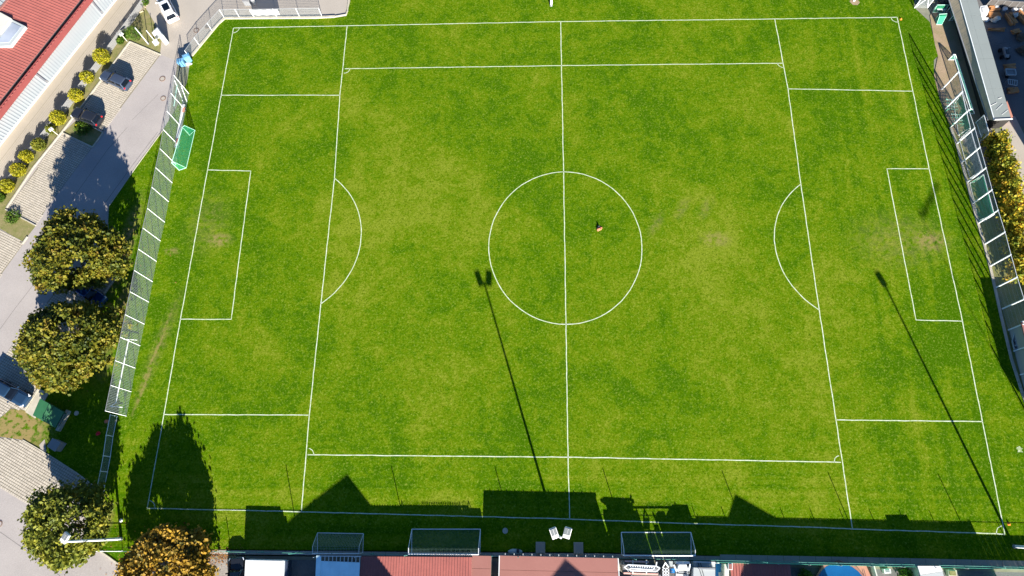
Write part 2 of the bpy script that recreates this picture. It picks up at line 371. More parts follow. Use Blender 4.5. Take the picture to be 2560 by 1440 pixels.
# ---------------------------------------------------------------- the setting
structure('ground', MB().sheet([(-500, -500), (500, -500), (500, 500), (-500, 500)], -0.06), 'outer_ground')
LW = [(-31.56, 70.30), (-30.16, 37.06), (-30.46, 34.61), (-31.92, 34.36), (-34.78, 34.19), (-47.96, 34.32), (-48.76, 33.50), (-51.69, 28.10), (-51.81, 26.77), (-51.65, 23.82), (-52.48, 19.54), (-53.71, 16.24), (-58.80, 4.94), (-58.39, 2.46), (-55.79, -4.63),
      (-63.42, -21.39), (-65.16, -21.22), (-66.18, -22.30), (-70.45, -22.57), (-70.04, -24.05), (-65.61, -24.46), (-62.81, -24.80), (-59.72, -26.21), (-55.72, -28.30), (-53.47, -29.68), (-53.11, -33.44), (-52.07, -36.17), (-48.79, -37.95), (-39.97, -36.89),
      (-18.05, -36.80), (3.42, -36.60), (16.09, -36.68), (32.74, -36.70), (47.47, -36.79), (52.35, -36.75), (52.74, -29.99), (51.65, -22.81), (51.33, -18.60), (50.94, -14.70), (50.84, -9.45), (50.88, -5.99),
      (50.86, -3.16), (50.76, -0.41), (50.59, 2.28), (50.47, 5.04), (50.41, 7.96), (50.27, 10.78), (50.15, 13.49), (49.92, 16.01), (49.34, 19.98), (49.24, 23.69), (49.70, 26.21), (50.34, 26.84), (50.27, 28.78), (50.28, 32.39), (48.57, 34.90), (50.14, 42.36), (51.53, 67.78)]
lawn = structure('lawn', MB().sheet(LW, 0.0), 'lawn')
structure('road', MB().sheet([(-53.58, 27.46), (-56.37, 28.69), (-60.82, 30.92), (-77.10, 7.08), (-81.01, -5.20), (-69.97, -41.85), (-46.63, -41.46), (-47.57, -36.68), (-55.28, -5.16), (-58.57, 5.86), (-53.16, 17.17)], -0.02), 'asphalt')
structure('forecourt', MB().sheet([(-59.79, 31.59), (-56.32, 28.43), (-53.67, 27.32), (-51.81, 26.11), (-51.67, 27.97), (-48.62, 33.36), (-47.94, 34.18), (-34.76, 34.06), (-31.91, 34.22), (-30.44, 34.48), (-30.16, 37.06), (-29.77, 43.89), (-63.49, 44.53), (-60.89, 37.91)], -0.014), 'concrete')
structure('service_lane', MB().sheet([(-62.45, 42.29), (-60.12, 37.90), (-73.75, 6.66), (-77.78, -1.95), (-87.27, -1.96), (-99.94, 16.27), (-87.46, 44.99)], -0.016), 'concrete')
# dark recessed joints running along the lane
jb = MB()
for k in range(7):
    o = 3.0*k+4
    jb.strip([(-63.39, 37.67), (-71.32, 20.08), (-77.10, 7.08)], 0.05, -0.013) if k == 0 else jb.strip([lerp(a, b, k/7.5) for a, b in zip(((-63.39, 37.67), (-71.32, 20.08), (-77.10, 7.08)), ((-60.84, 37.62), (-68.95, 19.81), (-74.90, 6.95)))], 0.022, -0.013)
stuff(jb.build('joint_line', 'joint', bpy.data.objects['service_lane']))
# planting strips
structure('planting_strip', MB().sheet([(-60.89, 37.91), (-58.21, 33.99), (-56.53, 30.86), (-56.32, 28.43), (-60.99, 30.58), (-64.94, 21.75), (-67.60, 15.91), (-70.20, 10.64), (-72.34, 4.75), (-74.90, -0.97), (-76.03, 0.25), (-73.59, 6.08), (-70.18, 14.21), (-65.20, 26.13), (-61.84, 33.14)], -0.002), 'bed_soil')
structure('planting_island', MB().sheet([(-67.39, 15.97), (-65.60, 18.39), (-61.88, 15.81), (-62.81, 13.73)], -0.001), 'bed_soil')
structure('planting_strip', MB().sheet([(-76.55, 5.05), (-72.44, 4.52), (-67.83, 2.25), (-68.60, 0.69), (-69.02, 0.02), (-72.48, 1.81), (-76.08, 3.33)], -0.001), 'bed_soil')

def paving(name, poly, ang_, size=(0.245, 0.245), joint=0.05, z=-0.006):
    b = structure(name, MB().sheet(poly, z), 'joint')
    c, s_ = math.cos(ang_), math.sin(ang_)
    loc = [(p[0]*c+p[1]*s_, -p[0]*s_+p[1]*c) for p in poly]
    x0, x1 = min(p[0] for p in loc), max(p[0] for p in loc); y0, y1 = min(p[1] for p in loc), max(p[1] for p in loc)
    mb = MB(); dx, dy = size[0]+joint, size[1]+joint; j = 0
    y = y0
    while y < y1:
        x = x0
        while x < x1:
            ctr = (x+dx/2, y+dy/2)
            if inside(ctr, loc):
                q = 0.008
                pts = [(x+joint/2+random.uniform(0, q), y+joint/2+random.uniform(0, q)), (x+dx-joint/2-random.uniform(0, q), y+joint/2+random.uniform(0, q)),
                       (x+dx-joint/2-random.uniform(0, q), y+dy-joint/2-random.uniform(0, q)), (x+joint/2+random.uniform(0, q), y+dy-joint/2-random.uniform(0, q))]
                pw = [(u*c-v*s_, u*s_+v*c) for u, v in pts]; h = z+0.018+random.uniform(0, 0.008); n = len(mb.v)
                mb.v += [(u, v, z-0.002) for u, v in pw]+[(u, v, h) for u, v in pw]
                mb.f += [(n+4, n+5, n+6, n+7)]+[(n+i, n+(i+1) % 4, n+4+(i+1) % 4, n+4+i) for i in range(4)]
            x += dx
        y += dy; j += 1
    stuff(mb.build('paving_stone', 'paver', b))
    return b
aB = ang((-56.31, 28.36), (-61.92, 16.24))
paving('parking_bay', [(-60.96, 30.44), (-56.29, 28.29), (-61.89, 16.12), (-65.63, 18.52), (-66.47, 18.02)], aB)
paving('parking_bay', [(-67.42, 15.85), (-62.87, 13.73), (-66.97, 4.85), (-67.77, 2.47), (-72.25, 4.64)], aB)
paving('parking_bay', [(-77.92, 4.19), (-72.45, 1.69), (-69.11, -0.03), (-68.96, -0.42), (-70.79, -4.65), (-73.70, -10.92)], aB)
paving('parking_bay', [(-55.79, -5.16), (-63.51, -21.44), (-65.18, -21.13), (-66.22, -22.16), (-70.55, -22.20), (-70.97, -20.71), (-67.92, -15.64), (-62.76, -5.96)], ang((-55.79, -5.16), (-63.42, -21.39)))
paving('parking_bay', [(-69.94, -24.41), (-65.59, -24.55), (-62.79, -24.89), (-59.70, -26.30), (-55.70, -28.39), (-53.56, -29.68), (-59.06, -32.46), (-64.17, -29.98), (-68.99, -27.79)], ang((-64.17, -29.98), (-59.06, -32.46)))

def kerb(pts, wd=0.16, h=0.12, step=1.0, m='kerb'):
    """Row of kerb stones, each a mesh of its own under the row."""
    k = MB().strip(pts, wd*0.9, -0.05, h-0.03).build('kerb', m); k['kind'] = 'structure'
    for a, b in zip(pts[:-1], pts[1:]):
        n = max(1, round(dist(a, b)/step))
        for i in range(n):
            p, q = lerp(a, b, (i+0.012)/n), lerp(a, b, (i+0.988)/n)
            dz = random.uniform(-0.006, 0.006)
            MB().strip([p, q], wd, -0.05, h+dz).build('kerb_stone', m, k)
    return k
kerb([(-61.06, 30.65), (-64.94, 21.75), (-67.60, 15.91), (-70.20, 10.64), (-72.34, 4.75)], 0.17)
kerb([(-60.99, 30.58), (-58.71, 29.53), (-56.25, 28.36)], 0.15)
kerb([(-61.84, 15.87), (-62.80, 13.67), (-67.36, 15.85)], 0.13)
kerb([(-61.91, 15.93), (-65.04, 17.63)], 0.13)
kerb([(-72.44, 4.52), (-67.83, 2.25)], 0.13); kerb([(-68.55, 0.69), (-68.99, -0.31)], 0.15)
kerb([(-53.70, 16.18), (-56.31, 10.63), (-58.80, 4.94)], 0.10, 0.05)
kerb([(-51.69, 28.10), (-48.76, 33.50), (-47.98, 34.46), (-40.56, 34.42), (-34.80, 34.37), (-32.05, 34.50)], 0.32, 0.16, 1.4)
kerb([(-32.05, 34.50), (-30.48, 34.82), (-30.36, 35.45), (-30.37, 37.41)], 0.14, 0.14)
kerb([(-63.42, -21.39), (-62.25, -18.65)], 0.22); kerb([(-62.25, -18.65), (-60.66, -15.00), (-58.34, -9.84), (-55.87, -4.73)], 0.14)
kerb([(-62.81, -24.80), (-59.71, -26.26), (-55.71, -28.35), (-53.51, -29.68)], 0.11, 0.07)
kerb([(-52.07, -36.17), (-50.40, -37.04), (-48.79, -37.95)], 0.16, 0.10)
kerb([(49.90, 15.89), (50.19, 13.43), (50.31, 10.72), (50.45, 7.91), (50.51, 4.98), (50.64, 2.28), (50.81, -0.41), (50.90, -3.21), (50.92, -5.99), (50.89, -9.45), (50.96, -14.60), (51.33, -18.60), (51.87, -22.81)], 0.30, 0.10, 1.2)
MB().prism([(-62.21, -18.84), (-61.00, -19.40), (-61.94, -22.31), (-63.28, -21.58)], -0.03, 0.06).build('concrete_pad', 'kerb')['kind'] = 'structure'
MB().prism([(-60.73, -25.37), (-60.23, -24.68), (-59.71, -26.03), (-60.00, -26.40)], -0.03, 0.03).build('concrete_pad', 'concrete')['kind'] = 'structure'
# south edge: a row of concrete slabs under the fence
sp = structure('slab_path', MB().strip([(-39.99, -36.77), (-18.07, -36.60), (3.43, -36.44), (16.10, -36.61), (32.75, -36.67), (53.15, -36.78)], 1.0, -0.05, 0.0), 'joint')
px_ = [(-40.02, -36.56), (-18.08, -36.44), (3.43, -36.28), (16.12, -36.37), (32.79, -36.43), (53.21, -36.55)]
for a, b in zip(px_[:-1], px_[1:]):
    n = round(dist(a, b)/1.6)
    for i in range(n):
        MB().strip([lerp(a, b, (i+0.01)/n), lerp(a, b, (i+0.99)/n)], 0.78 if a[0] > 5 else 0.42, -0.04, 0.02+random.uniform(0, 0.012)).build('slab', 'concrete', sp)
structure('south_yard', MB().sheet([(-39.95, -37.01), (-36.64, -36.96), (-18.04, -36.92), (3.42, -36.72), (16.08, -36.84), (53.13, -36.86), (53.39, -45.26), (-46.79, -47.19), (-48.63, -38.07)], -0.02), 'yard')
structure('gravel_verge', MB().sheet([(-43.50, -37.02), (-36.67, -37.04), (-36.04, -41.28), (-44.46, -41.42), (-48.58, -38.31)], -0.014), 'gravel')
# east side
structure('verge', MB().sheet([(49.90, 15.89), (50.31, 10.72), (50.51, 4.98), (50.81, -0.41), (50.92, -5.99), (50.96, -14.60), (51.87, -22.81), (56.61, -22.77), (58.23, -4.98), (55.43, -0.88), (55.23, 16.33)], -0.004), 'verge_grass')
structure('gravel_verge', MB().sheet([(52.03, 36.06), (53.53, 34.01), (55.10, 15.74), (54.23, 2.28), (52.89, 2.28), (52.39, 4.98), (51.82, 8.85), (51.23, 13.42), (49.90, 15.89), (49.34, 19.98), (49.24, 23.69), (50.34, 26.84), (50.27, 28.78), (50.46, 33.39)], 0.003), 'dirt')
structure('gravel_verge', MB().sheet([(51.12, 15.18), (55.10, 15.74), (54.07, 3.35), (52.58, 3.08), (51.87, 7.18), (51.54, 11.69)], 0.007), 'gravel')
structure('east_yard', MB().sheet([(57.84, 42.22), (57.15, 35.98), (57.86, 16.90), (64.67, 9.91), (72.53, 29.13), (72.56, 41.93)], -0.01), 'yard')
structure('east_path', MB().prism([(56.22, 16.73), (58.28, 17.43), (59.79, 9.94), (61.75, -1.92), (60.26, -7.95), (57.08, -1.92), (56.73, 6.72)], -0.04, 0.10), 'concrete')
structure('east_pavement', MB().sheet([(58.39, 42.20), (59.01, 35.88), (63.49, 35.47), (70.70, 34.41), (72.56, 41.93)], 0.0), 'concrete')
structure('tree_pit', MB().sheet([(40.29, 36.53), (40.97, 36.65), (41.39, 35.83), (40.99, 35.36), (40.35, 35.43), (39.99, 35.99)], 0.004), 'dirt')

# ---------------------------------------------------------------- pitch markings (parts of the lawn)
def mark(name, pts, wd=0.10, closed=False): 
    # subdivide so that the sprayed edge wavers a little
    out = []
    seq = pts+[pts[0]] if closed else pts
    for a, b in zip(seq[:-1], seq[1:]):
        n = max(1, int(dist(a, b)/0.9)); d = (b[0]-a[0], b[1]-a[1]); l = math.hypot(*d)
        for i in range(n):
            p = lerp(a, b, i/n); j = random.uniform(-0.022, 0.022); out.append((p[0]-d[1]/l*j, p[1]+d[0]/l*j))
    if not closed: out.append(seq[-1])
    return MB().strip(out, wd, 0.008, closed=closed).build(name, 'line_paint', lawn)
def circ3(a, b, c):
    A = np.array([[b[0]-a[0], b[1]-a[1]], [c[0]-a[0], c[1]-a[1]]])*2; r = np.array([b[0]**2+b[1]**2-a[0]**2-a[1]**2, c[0]**2+c[1]**2-a[0]**2-a[1]**2])
    o = np.linalg.solve(A, r); return o, math.hypot(a[0]-o[0], a[1]-o[1])
def arc(a, b, c, n=28):
    o, r = circ3(a, b, c); t0, tm, t1 = (math.atan2(p[1]-o[1], p[0]-o[0]) for p in (a, b, c))
    while tm-t0 > PI: tm -= 2*PI
    while tm-t0 < -PI: tm += 2*PI
    while t1-tm > PI: t1 -= 2*PI
    while t1-tm < -PI: t1 += 2*PI
    return [(o[0]+r*math.cos(t0+(t1-t0)*i/n), o[1]+r*math.sin(t0+(t1-t0)*i/n)) for i in range(n+1)]
mark('touchline', [(-46.46, 32.78), (-30.19, 32.92), (-0.14, 33.20), (29.43, 33.20), (46.03, 33.25)])
mark('touchline', [(-46.73, -32.13), (-43.46, -32.13), (-29.52, -32.26), (-22.78, -32.34), (-5.16, -32.55), (0.11, -32.62), (15.55, -32.95), (24.89, -33.08), (30.39, -33.23), (43.09, -33.43), (46.21, -33.55)])
mark('goal_line', [(-46.46, 32.78), (-46.55, 21.64), (-46.61, 10.17), (-46.74, -10.20), (-46.70, -21.72), (-46.73, -32.13)])
mark('goal_line', [(46.03, 33.25), (46.09, 21.36), (46.15, 9.89), (46.37, -10.10), (46.30, -21.72), (46.21, -33.55)])
mark('halfway_line', [(-0.11, 33.20), (0.05, 9.66), (0.11, -10.67), (0.15, -26.07), (0.24, -32.60)])
mark('youth_goal_line', [(-30.19, 32.92), (-30.13, 21.48), (-29.66, 8.87), (-29.66, -8.21), (-29.61, -21.66), (-29.32, -32.26)])
mark('youth_goal_line', [(29.43, 33.20), (29.93, 21.90), (29.91, 7.82), (30.05, -8.79), (30.25, -21.69), (30.39, -33.21)])
mark('youth_touchline', [(-29.86, 25.73), (-0.04, 25.90), (29.71, 25.94)])
mark('youth_touchline', [(-29.31, -26.12), (0.15, -26.07), (16.97, -26.20), (30.13, -26.31)])
mark('penalty_line', [(-46.55, 21.64), (-30.13, 21.48)]); mark('penalty_line', [(-46.70, -21.74), (-29.61, -21.66)])
mark('penalty_line', [(29.93, 21.90), (46.09, 21.36)]); mark('penalty_line', [(30.25, -21.69), (46.30, -21.72)])
mark('goal_area_line', [(-46.61, 10.17), (-40.83, 10.00), (-40.46, -10.20), (-46.74, -10.20)])
mark('goal_area_line', [(46.15, 9.89), (40.90, 9.92), (41.08, -9.97), (46.37, -10.10)])
mark('penalty_arc', arc((-29.66, 8.87), (-25.46, 0.76), (-29.66, -8.21))); mark('penalty_arc', arc((29.91, 7.82), (25.91, 1.25), (30.05, -8.79)))
cy = ((0.05, 9.66)[1]+(0.11, -10.67)[1])/2; cx = ((-9.34, -0.66)[0]+(9.59, -0.66)[0])/2
ry = ((0.05, 9.66)[1]-(0.11, -10.67)[1])/2; rx = ((9.59, -0.66)[0]-(-9.34, -0.66)[0])/2
mark('centre_circle', [(cx+rx*math.cos(a), cy+ry*math.sin(a)) for a in np.arange(72)*2*PI/72], closed=True)
def corner(p, a0, a1, r=0.85): mark('corner_arc', [(p[0]+r*math.cos(a), p[1]+r*math.sin(a)) for a in np.linspace(math.radians(a0), math.radians(a1), 8)], 0.075)
corner((-46.46, 32.78), 0, -95); corner((46.03, 33.25), 180, 275); corner((-46.73, -32.13), 0, 85); corner((46.21, -33.55), 180, 98)
corner((-29.86, 25.73), 0, -95, 0.7); corner((29.71, 25.94), 180, 275, 0.7); corner((-29.31, -26.12), 0, 85, 0.7); corner((30.13, -26.31), 180, 98, 0.7)

# seams and repair strips in the road
sm = MB()
for pts, wd in (([(-69.47, 2.47), (-70.97, -1.95), (-72.43, -6.24)], 0.06), ([(-65.63, -4.64), (-67.76, -8.84), (-69.63, -12.92)], 0.05), ([(-66.56, -14.00), (-67.51, -15.68)], 0.06), ([(-54.37, 15.94), (-56.89, 10.87), (-59.43, 5.40)], 0.06), ([(-58.70, 16.71), (-60.67, 13.42), (-63.92, 5.99)], 0.05), ([(-62.91, -34.83), (-59.74, -36.53), (-55.06, -39.22)], 0.05), ([(-55.40, 21.85), (-58.26, 17.83)], 0.04)):
    sm.strip(pts, wd, -0.0165)
stuff(sm.build('road_seam', 'seam', bpy.data.objects['road']))
lv = MB()
for cxy, n_, sp_ in (((-37.96, -37.02), 260, 1.4), ((-61.09, -19.45), 60, 1.6), ((-50.52, -37.53), 70, 2.6), ((-56.96, -1.95), 120, 3.0)):
    for k in range(n_):
        x, y = cxy[0]+random.gauss(0, sp_), cxy[1]+random.gauss(0, sp_*0.35 if n_ == 260 else sp_); a_ = random.uniform(0, PI); r_ = random.uniform(0.05, 0.10)
        lv.add([(x+r_*math.cos(a_+q*PI/2), y+r_*math.sin(a_+q*PI/2)*0.7, 0.03+0.012*(q % 2)) for q in range(4)], [(0, 1, 2, 3)])
stuff(structure('leaf_litter', lv, 'leaf_fallen'))

# ---------------------------------------------------------------- buildings
def patch(A, B, i0, i1, n, rib=0.05, rw=0.07, th=0.05):
    """Ribbed sheet between edge A (a0,a1) and edge B (b0,b1): panels between standing ribs, n+1 ribs."""
    mb = MB()
    for k in range(n):
        t0, t1 = k/n, (k+1)/n
        a0, a1, b0, b1 = Vector(lerp(*A, t0)), Vector(lerp(*A, t1)), Vector(lerp(*B, t0)), Vector(lerp(*B, t1))
        dz = Vector((0, 0, th))
        mb.add([a0-dz, a1-dz, b1-dz, b0-dz, a0, a1, b1, b0], [(4, 7, 6, 5), (0, 1, 2, 3), (0, 4, 5, 1), (2, 6, 7, 3)])
        mb.bar(a0+Vector((0, 0, rib/2)), b0+Vector((0, 0, rib/2)), rw, rib)
    return mb
wh = thing('warehouse', 'long red metal roofed warehouse with white canopy along the service lane', 'building', (-71.70, 27.67))
roof = patch(((-72.60, 41.18, 4.80), (-83.27, 17.85, 4.80)), ((-65.04, 38.17, 3.90), (-75.49, 14.58, 3.90)), 0, 1, 63, 0.05, 0.045).build('roof', 'red_roof', wh)
gut = MB().bar((-65.11, 38.25, 3.82), (-75.57, 14.64, 3.82), 0.22, 0.10).build('gutter', 'dark_metal', roof)
trim = MB()
tr0, tr1, tq0, tq1 = (-64.49, 38.14, 3.85), (-75.10, 14.20, 3.85), (-63.94, 38.74, 3.65), (-74.77, 13.96, 3.65)
trim.add([tr0, tr1, tq1, tq0, (tr0[0], tr0[1], 3.0), (tr1[0], tr1[1], 3.0), (tq1[0], tq1[1], 3.0), (tq0[0], tq0[1], 3.0)], [(0, 1, 2, 3), (4, 7, 6, 5), (0, 4, 5, 1), (3, 2, 6, 7), (0, 3, 7, 4), (1, 5, 6, 2)])
trim.build('roof_trim', 'red_trim', wh)
for k in range(44):
    a, b = lerp((-64.12, 38.32, 3.87), (-74.82, 14.00, 3.87), (k+0.2)/44), lerp((-64.12, 38.32, 3.87), (-74.82, 14.00, 3.87), (k+0.7)/44)
    MB().bar(a, b, 0.09, 0.05).build('snow_guard', 'red_roof', wh)
ci = lambda t: tuple(np.array((-65.90, 35.37, 2.95))+(np.array((-71.22, 23.50, 2.95))-np.array((-65.90, 35.37, 2.95)))*t)
co = lambda t: tuple(np.array((-63.89, 33.13, 2.65))+(np.array((-69.07, 21.92, 2.65))-np.array((-63.89, 33.13, 2.65)))*t)
for a, b in ((-1.0, 0.0), (0.0, 1.0), (1.0, 2.0)):
    c = patch((ci(a+0.012), ci(b-0.012)), (co(a+0.012), co(b-0.012)), 0, 1, 28, 0.05, 0.05).build('canopy', 'white_roof', wh)
    MB().bar(np.array(co(a))+(0, 0, -0.12), np.array(co(b))+(0, 0, -0.12), 0.16, 0.22).build('fascia', 'offwhite', c)
for a in (0.0, 1.0):
    MB().bar(np.array(ci(a))+(0, 0, 0.06), np.array(co(a))+(0, 0, 0.06), 0.20, 0.10).build('gutter', 'grey_metal', wh)
wl = MB().prism([(-65.90, 35.37, 2.95)[:2], (-80.70, 2.43, 2.95)[:2], (-90.01, 10.23, 2.95)[:2], (-77.15, 41.93, 2.95)[:2], (-63.10, 41.67, 2.95)[:2]], 0, 2.85).build('wall', 'wall', wh)
patch(((-72.75, 41.66, 4.75), (-83.44, 18.25, 4.75)), ((-84.58, 51.21, 4.20), (-94.33, 25.40, 4.20)), 0, 1, 45, 0.06, 0.05).build('rear_roof', 'white_roof', wh)
MB().bar((-72.65, 41.40, 4.80), (-83.33, 18.03, 4.80), 0.35, 0.14).build('ridge_cap', 'pale_red_roof', wh)
sk = MB().prism([(-77.72, 27.34, 4.75)[:2], (-75.70, 28.10, 4.75)[:2], (-74.82, 30.71, 4.75)[:2], (-72.58, 29.55, 4.75)[:2], (-73.88, 26.39, 4.75)[:2], (-76.33, 26.29, 4.75)[:2]], 3.7, 4.72).build('skylight', 'white_roof', wh)
MB().prism([(-76.56, 27.29, 4.80)[:2], (-75.47, 27.79, 4.80)[:2], (-74.60, 30.20, 4.80)[:2], (-73.13, 29.45, 4.80)[:2], (-74.15, 26.93, 4.80)[:2], (-76.11, 26.83, 4.80)[:2]], 4.72, 4.76).build('pane', 'skylight', sk)
MB().prism([(-78.14, 31.74, 5.00)[:2], (-76.38, 31.65, 5.00)[:2], (-74.68, 30.69, 5.00)[:2], (-74.83, 29.97, 5.00)[:2], (-75.59, 28.41, 5.00)[:2], (-77.09, 27.78, 5.00)[:2]], 3.8, 5.0).build('vent_housing', 'offwhite', wh)

# low flat roofed shed behind the east fence
sh = thing('shed', 'long low grey flat roofed shed with a boarded wall facing the pitch', 'building', (55.55, 16.92))
rA, rB, qA, qB = (53.32, 36.22, 2.05), (54.01, 15.62, 2.05), (55.64, 36.18, 2.05), (56.19, 15.72, 2.05)
eA, eB = (52.47, 35.63, 1.38), (53.87, 16.05, 1.38)
n = 9
for i in range(n):
    a, b, c, d = lerp(rA, rB, (i+0.004)/n), lerp(rA, rB, (i+0.996)/n), lerp(qA, qB, (i+0.996)/n), lerp(qA, qB, (i+0.004)/n)
    dz = random.uniform(0, 0.012)
    m1 = lerp(a, d, 0.42); m2 = lerp(b, c, 0.42)
    for p in ((a, b, lerp(m2, b, 0.01), lerp(m1, a, 0.01)), (m1, m2, c, d)):
        MB().prism([q[:2] for q in p], 1.93, 2.05+dz).build('roof_panel', 'grey_roof', sh)
for (u0, v0), (u1, v1) in (((0.9, 0.05), (0.88, 0.45)), ((0.93, 0.3), (0.89, 0.75)), ((0.965, 0.55), (0.935, 0.95)), ((0.85, 0.6), (0.845, 0.8))):
    p = lerp(lerp(rA, rB, u0), lerp(qA, qB, u0), v0); q = lerp(lerp(rA, rB, u1), lerp(qA, qB, u1), v1)
    MB().bar(np.array(p)+(0, 0, 0.03), np.array(q)+(0, 0, 0.03), 0.05, 0.04).build('roof_batten', 'white', sh)
MB().prism([lerp(rA, qA, 0.03)[:2], lerp(rB, qB, 0.03)[:2], qB[:2], qA[:2]], 0, 1.92).build('wall', 'shed_wall', sh)
nb = 54
for i in range(nb):
    p, q = lerp(rA, rB, (i+0.03)/nb), lerp(rA, rB, (i+0.97)/nb); o = random.uniform(0, 0.03)
    u, v = lerp(eA, eB, (i+0.03)/nb), lerp(eA, eB, (i+0.97)/nb)
    MB().add([(x+o*0.5, y, z+o+dz) for dz in (0.0, 0.045) for x, y, z in ((u[0], u[1], u[2]), (v[0], v[1], v[2]), (q[0]-0.03, q[1], 1.97), (p[0]-0.03, p[1], 1.97))],
             [(3, 2, 1, 0), (4, 5, 6, 7), (0, 1, 5, 4), (1, 2, 6, 5), (2, 3, 7, 6), (3, 0, 4, 7)]).build('board', 'wood', sh)
MB().bar((eA[0]-0.05, eA[1], eA[2]), (eB[0]-0.05, eB[1], eB[2]), 0.13, 0.10).build('gutter', 'grey_metal', sh)
MB().bar(np.array(rB)+(0, 0, 0.08), np.array(qB)+(0.1, 0, 0.08), 0.16, 0.08).build('verge_trim', 'white', sh)
MB().bar(np.array(rA)+(0.04, 0, 0.03), np.array(rB)+(0.04, 0, 0.03), 0.08, 0.08).build('edge_trim', 'white_metal', sh)
MB().prism([(56.78, 18.90, 1.50)[:2], (57.00, 16.47, 1.50)[:2], (56.64, 16.19, 1.50)[:2], (56.43, 18.19, 1.50)[:2]], 0, 1.4).build('lean_to', 'terracotta', sh)

def house(name, label, o, poly, depth, wallm='wall', roofm='house_tile'):
    """House whose gable outline (t,h) stands across the line to the sun; it lies outside the frame."""
    ex, ey = (0.9578, 0.2874), (SX, SY)
    t = thing(name, label, 'house', o)
    f = lambda q, d: (o[0]+ex[0]*q[0]+ey[0]*d, o[1]+ex[1]*q[0]+ey[1]*d, q[1])
    lo = [(q[0], 0) for q in (poly[-1], poly[0])]
    base = MB(); pl = poly+lo; n = len(pl)
    base.add([f(q, 0) for q in pl]+[f(q, depth) for q in pl], [tuple(range(n)), tuple(range(2*n-1, n-1, -1))]+[(i, n+i, n+(i+1) % n, (i+1) % n) for i in range(n)])
    base.build('wall', wallm, t)
    for a, b in zip(poly[:-1], poly[1:]):
        mb = MB(); u = (0, 0, 0.12)
        q = [f(a, -0.0), f(b, -0.0), f(b, depth+0.3), f(a, depth+0.3)]
        mb.add([np.array(p)+(0, 0, 0.004) for p in q]+[np.array(p)+u for p in q], [(3, 2, 1, 0), (4, 5, 6, 7), (0, 1, 5, 4), (1, 2, 6, 5), (2, 3, 7, 6), (3, 0, 4, 7)])
        mb.build('roof', roofm, t)
    for k in (0.25, 0.6):
        q = lerp(poly[0], poly[-1], k); 
        p0 = f((q[0], 1.4), -0.03); 
        MB().obox(p0, np.array((ex[0], ex[1], 0))*0.6, np.array((ey[0], ey[1], 0))*0.04, (0, 0, 0.7)).build('window', 'glass', t)
house('house', 'gabled house south of the white box lorry', (-18.12, -49.76), [(-8.0, 7.5), (-5.84, 7.95), (0, 8.9), (3.3, 6.15), (5.0, 4.9)], 10)
house('house', 'gabled house south of the red roof beside the pool', (24.06, -48.99), [(-5.0, 5.5), (0, 7.9), (6.0, 5.4)], 10)
house('house', 'tall gabled house south of the pale red shed', (6.03, -57.95), [(-8.0, 9.0), (-1.78, 11.1), (0, 11.6), (1.56, 10.7), (6.5, 7.9)], 11)
house('outbuilding', 'flat roofed outbuilding beyond the south east corner', (46.48, -44.12), [(-3.76, 5.03), (0, 4.9)], 5)
yh = thing('house', 'tall house shading the timber yard beyond the east path', 'house', (66, 8.5))
MB().prism([(60.6, 6), (72, 6), (72, 13.5), (60.6, 13.5)], 0, 7.0).build('wall', 'wall', yh)
MB().add([(60.4, 5.8, 7.0), (72.2, 5.8, 7.0), (72.2, 13.7, 7.0), (60.4, 13.7, 7.0), (66.3, 5.8, 9.5), (66.3, 13.7, 9.5)], [(0, 1, 4), (2, 3, 5), (0, 4, 5, 3), (1, 2, 5, 4), (3, 2, 1, 0)]).build('roof', 'house_tile', yh)

er = thing('hut', 'pale red roofed hut behind the east fence at the frame edge', 'building', (54, -17))
MB().prism([(51.5, -11.1), (58, -11.1), (58, -20.8), (52.6, -23.5), (51.7, -20.4)], 0, 2.34).build('wall', 'wall', er)
for i in range(6):
    y0, y1 = -10.9-i*1.75, -10.9-(i+1)*1.75+0.02
    MB().prism([(51.25+0.02*i, y0), (58.2, y0), (58.2, y1), (51.27+0.02*i, y1)], 2.36, 2.5+random.uniform(0, 0.01)).build('roof_panel', 'pale_red_roof', er)
MB().prism([(51.4, -21.4), (58.2, -21.4), (58.2, -24.0), (52.6, -24.0)], 2.36, 2.5).build('roof_panel', 'pale_red_roof', er)
MB().bar((51.25, -10.86, 2.5), (58.2, -10.6, 2.5), 0.14, 0.12).build('verge_trim', 'white', er)

# low roofs along the south fence
def flat_shed(name, label, north, z, depth, m, n, ribs=0, slope=0.0, parts=None):
    t = thing(name, label, 'building', lerp(north[0], north[1], 0.5))
    a, b = north
    dx, dy = (b[0]-a[0])/dist(a, b), (b[1]-a[1])/dist(a, b); nx, ny = dy, -dx
    sgn = 1 if ny < 0 else -1; nx, ny = nx*sgn, ny*sgn
    MB().prism([(a[0]+nx*0.1, a[1]+ny*0.1), (b[0]+nx*0.1, b[1]+ny*0.1), (b[0]+nx*depth, b[1]+ny*depth), (a[0]+nx*depth, a[1]+ny*depth)], 0, z-0.12).build('wall', 'wall', t)
    if ribs:
        A = ((a[0], a[1], z), (b[0], b[1], z)); B = ((a[0]+nx*depth, a[1]+ny*depth, z+slope), (b[0]+nx*depth, b[1]+ny*depth, z+slope))
        patch(A, B, 0, 1, ribs, 0.05, 0.07, 0.08).build('roof', m, t)
    else:
        for i in range(n):
            d0, d1 = depth*i/n, depth*(i+1)/n-0.025
            MB().prism([(a[0]+nx*d0, a[1]+ny*d0), (b[0]+nx*d0, b[1]+ny*d0), (b[0]+nx*d1, b[1]+ny*d1), (a[0]+nx*d1, a[1]+ny*d1)], z-0.1, z+random.uniform(0, 0.01)+0.05*(n-i)/n).build('roof_panel', m, t)
    return t
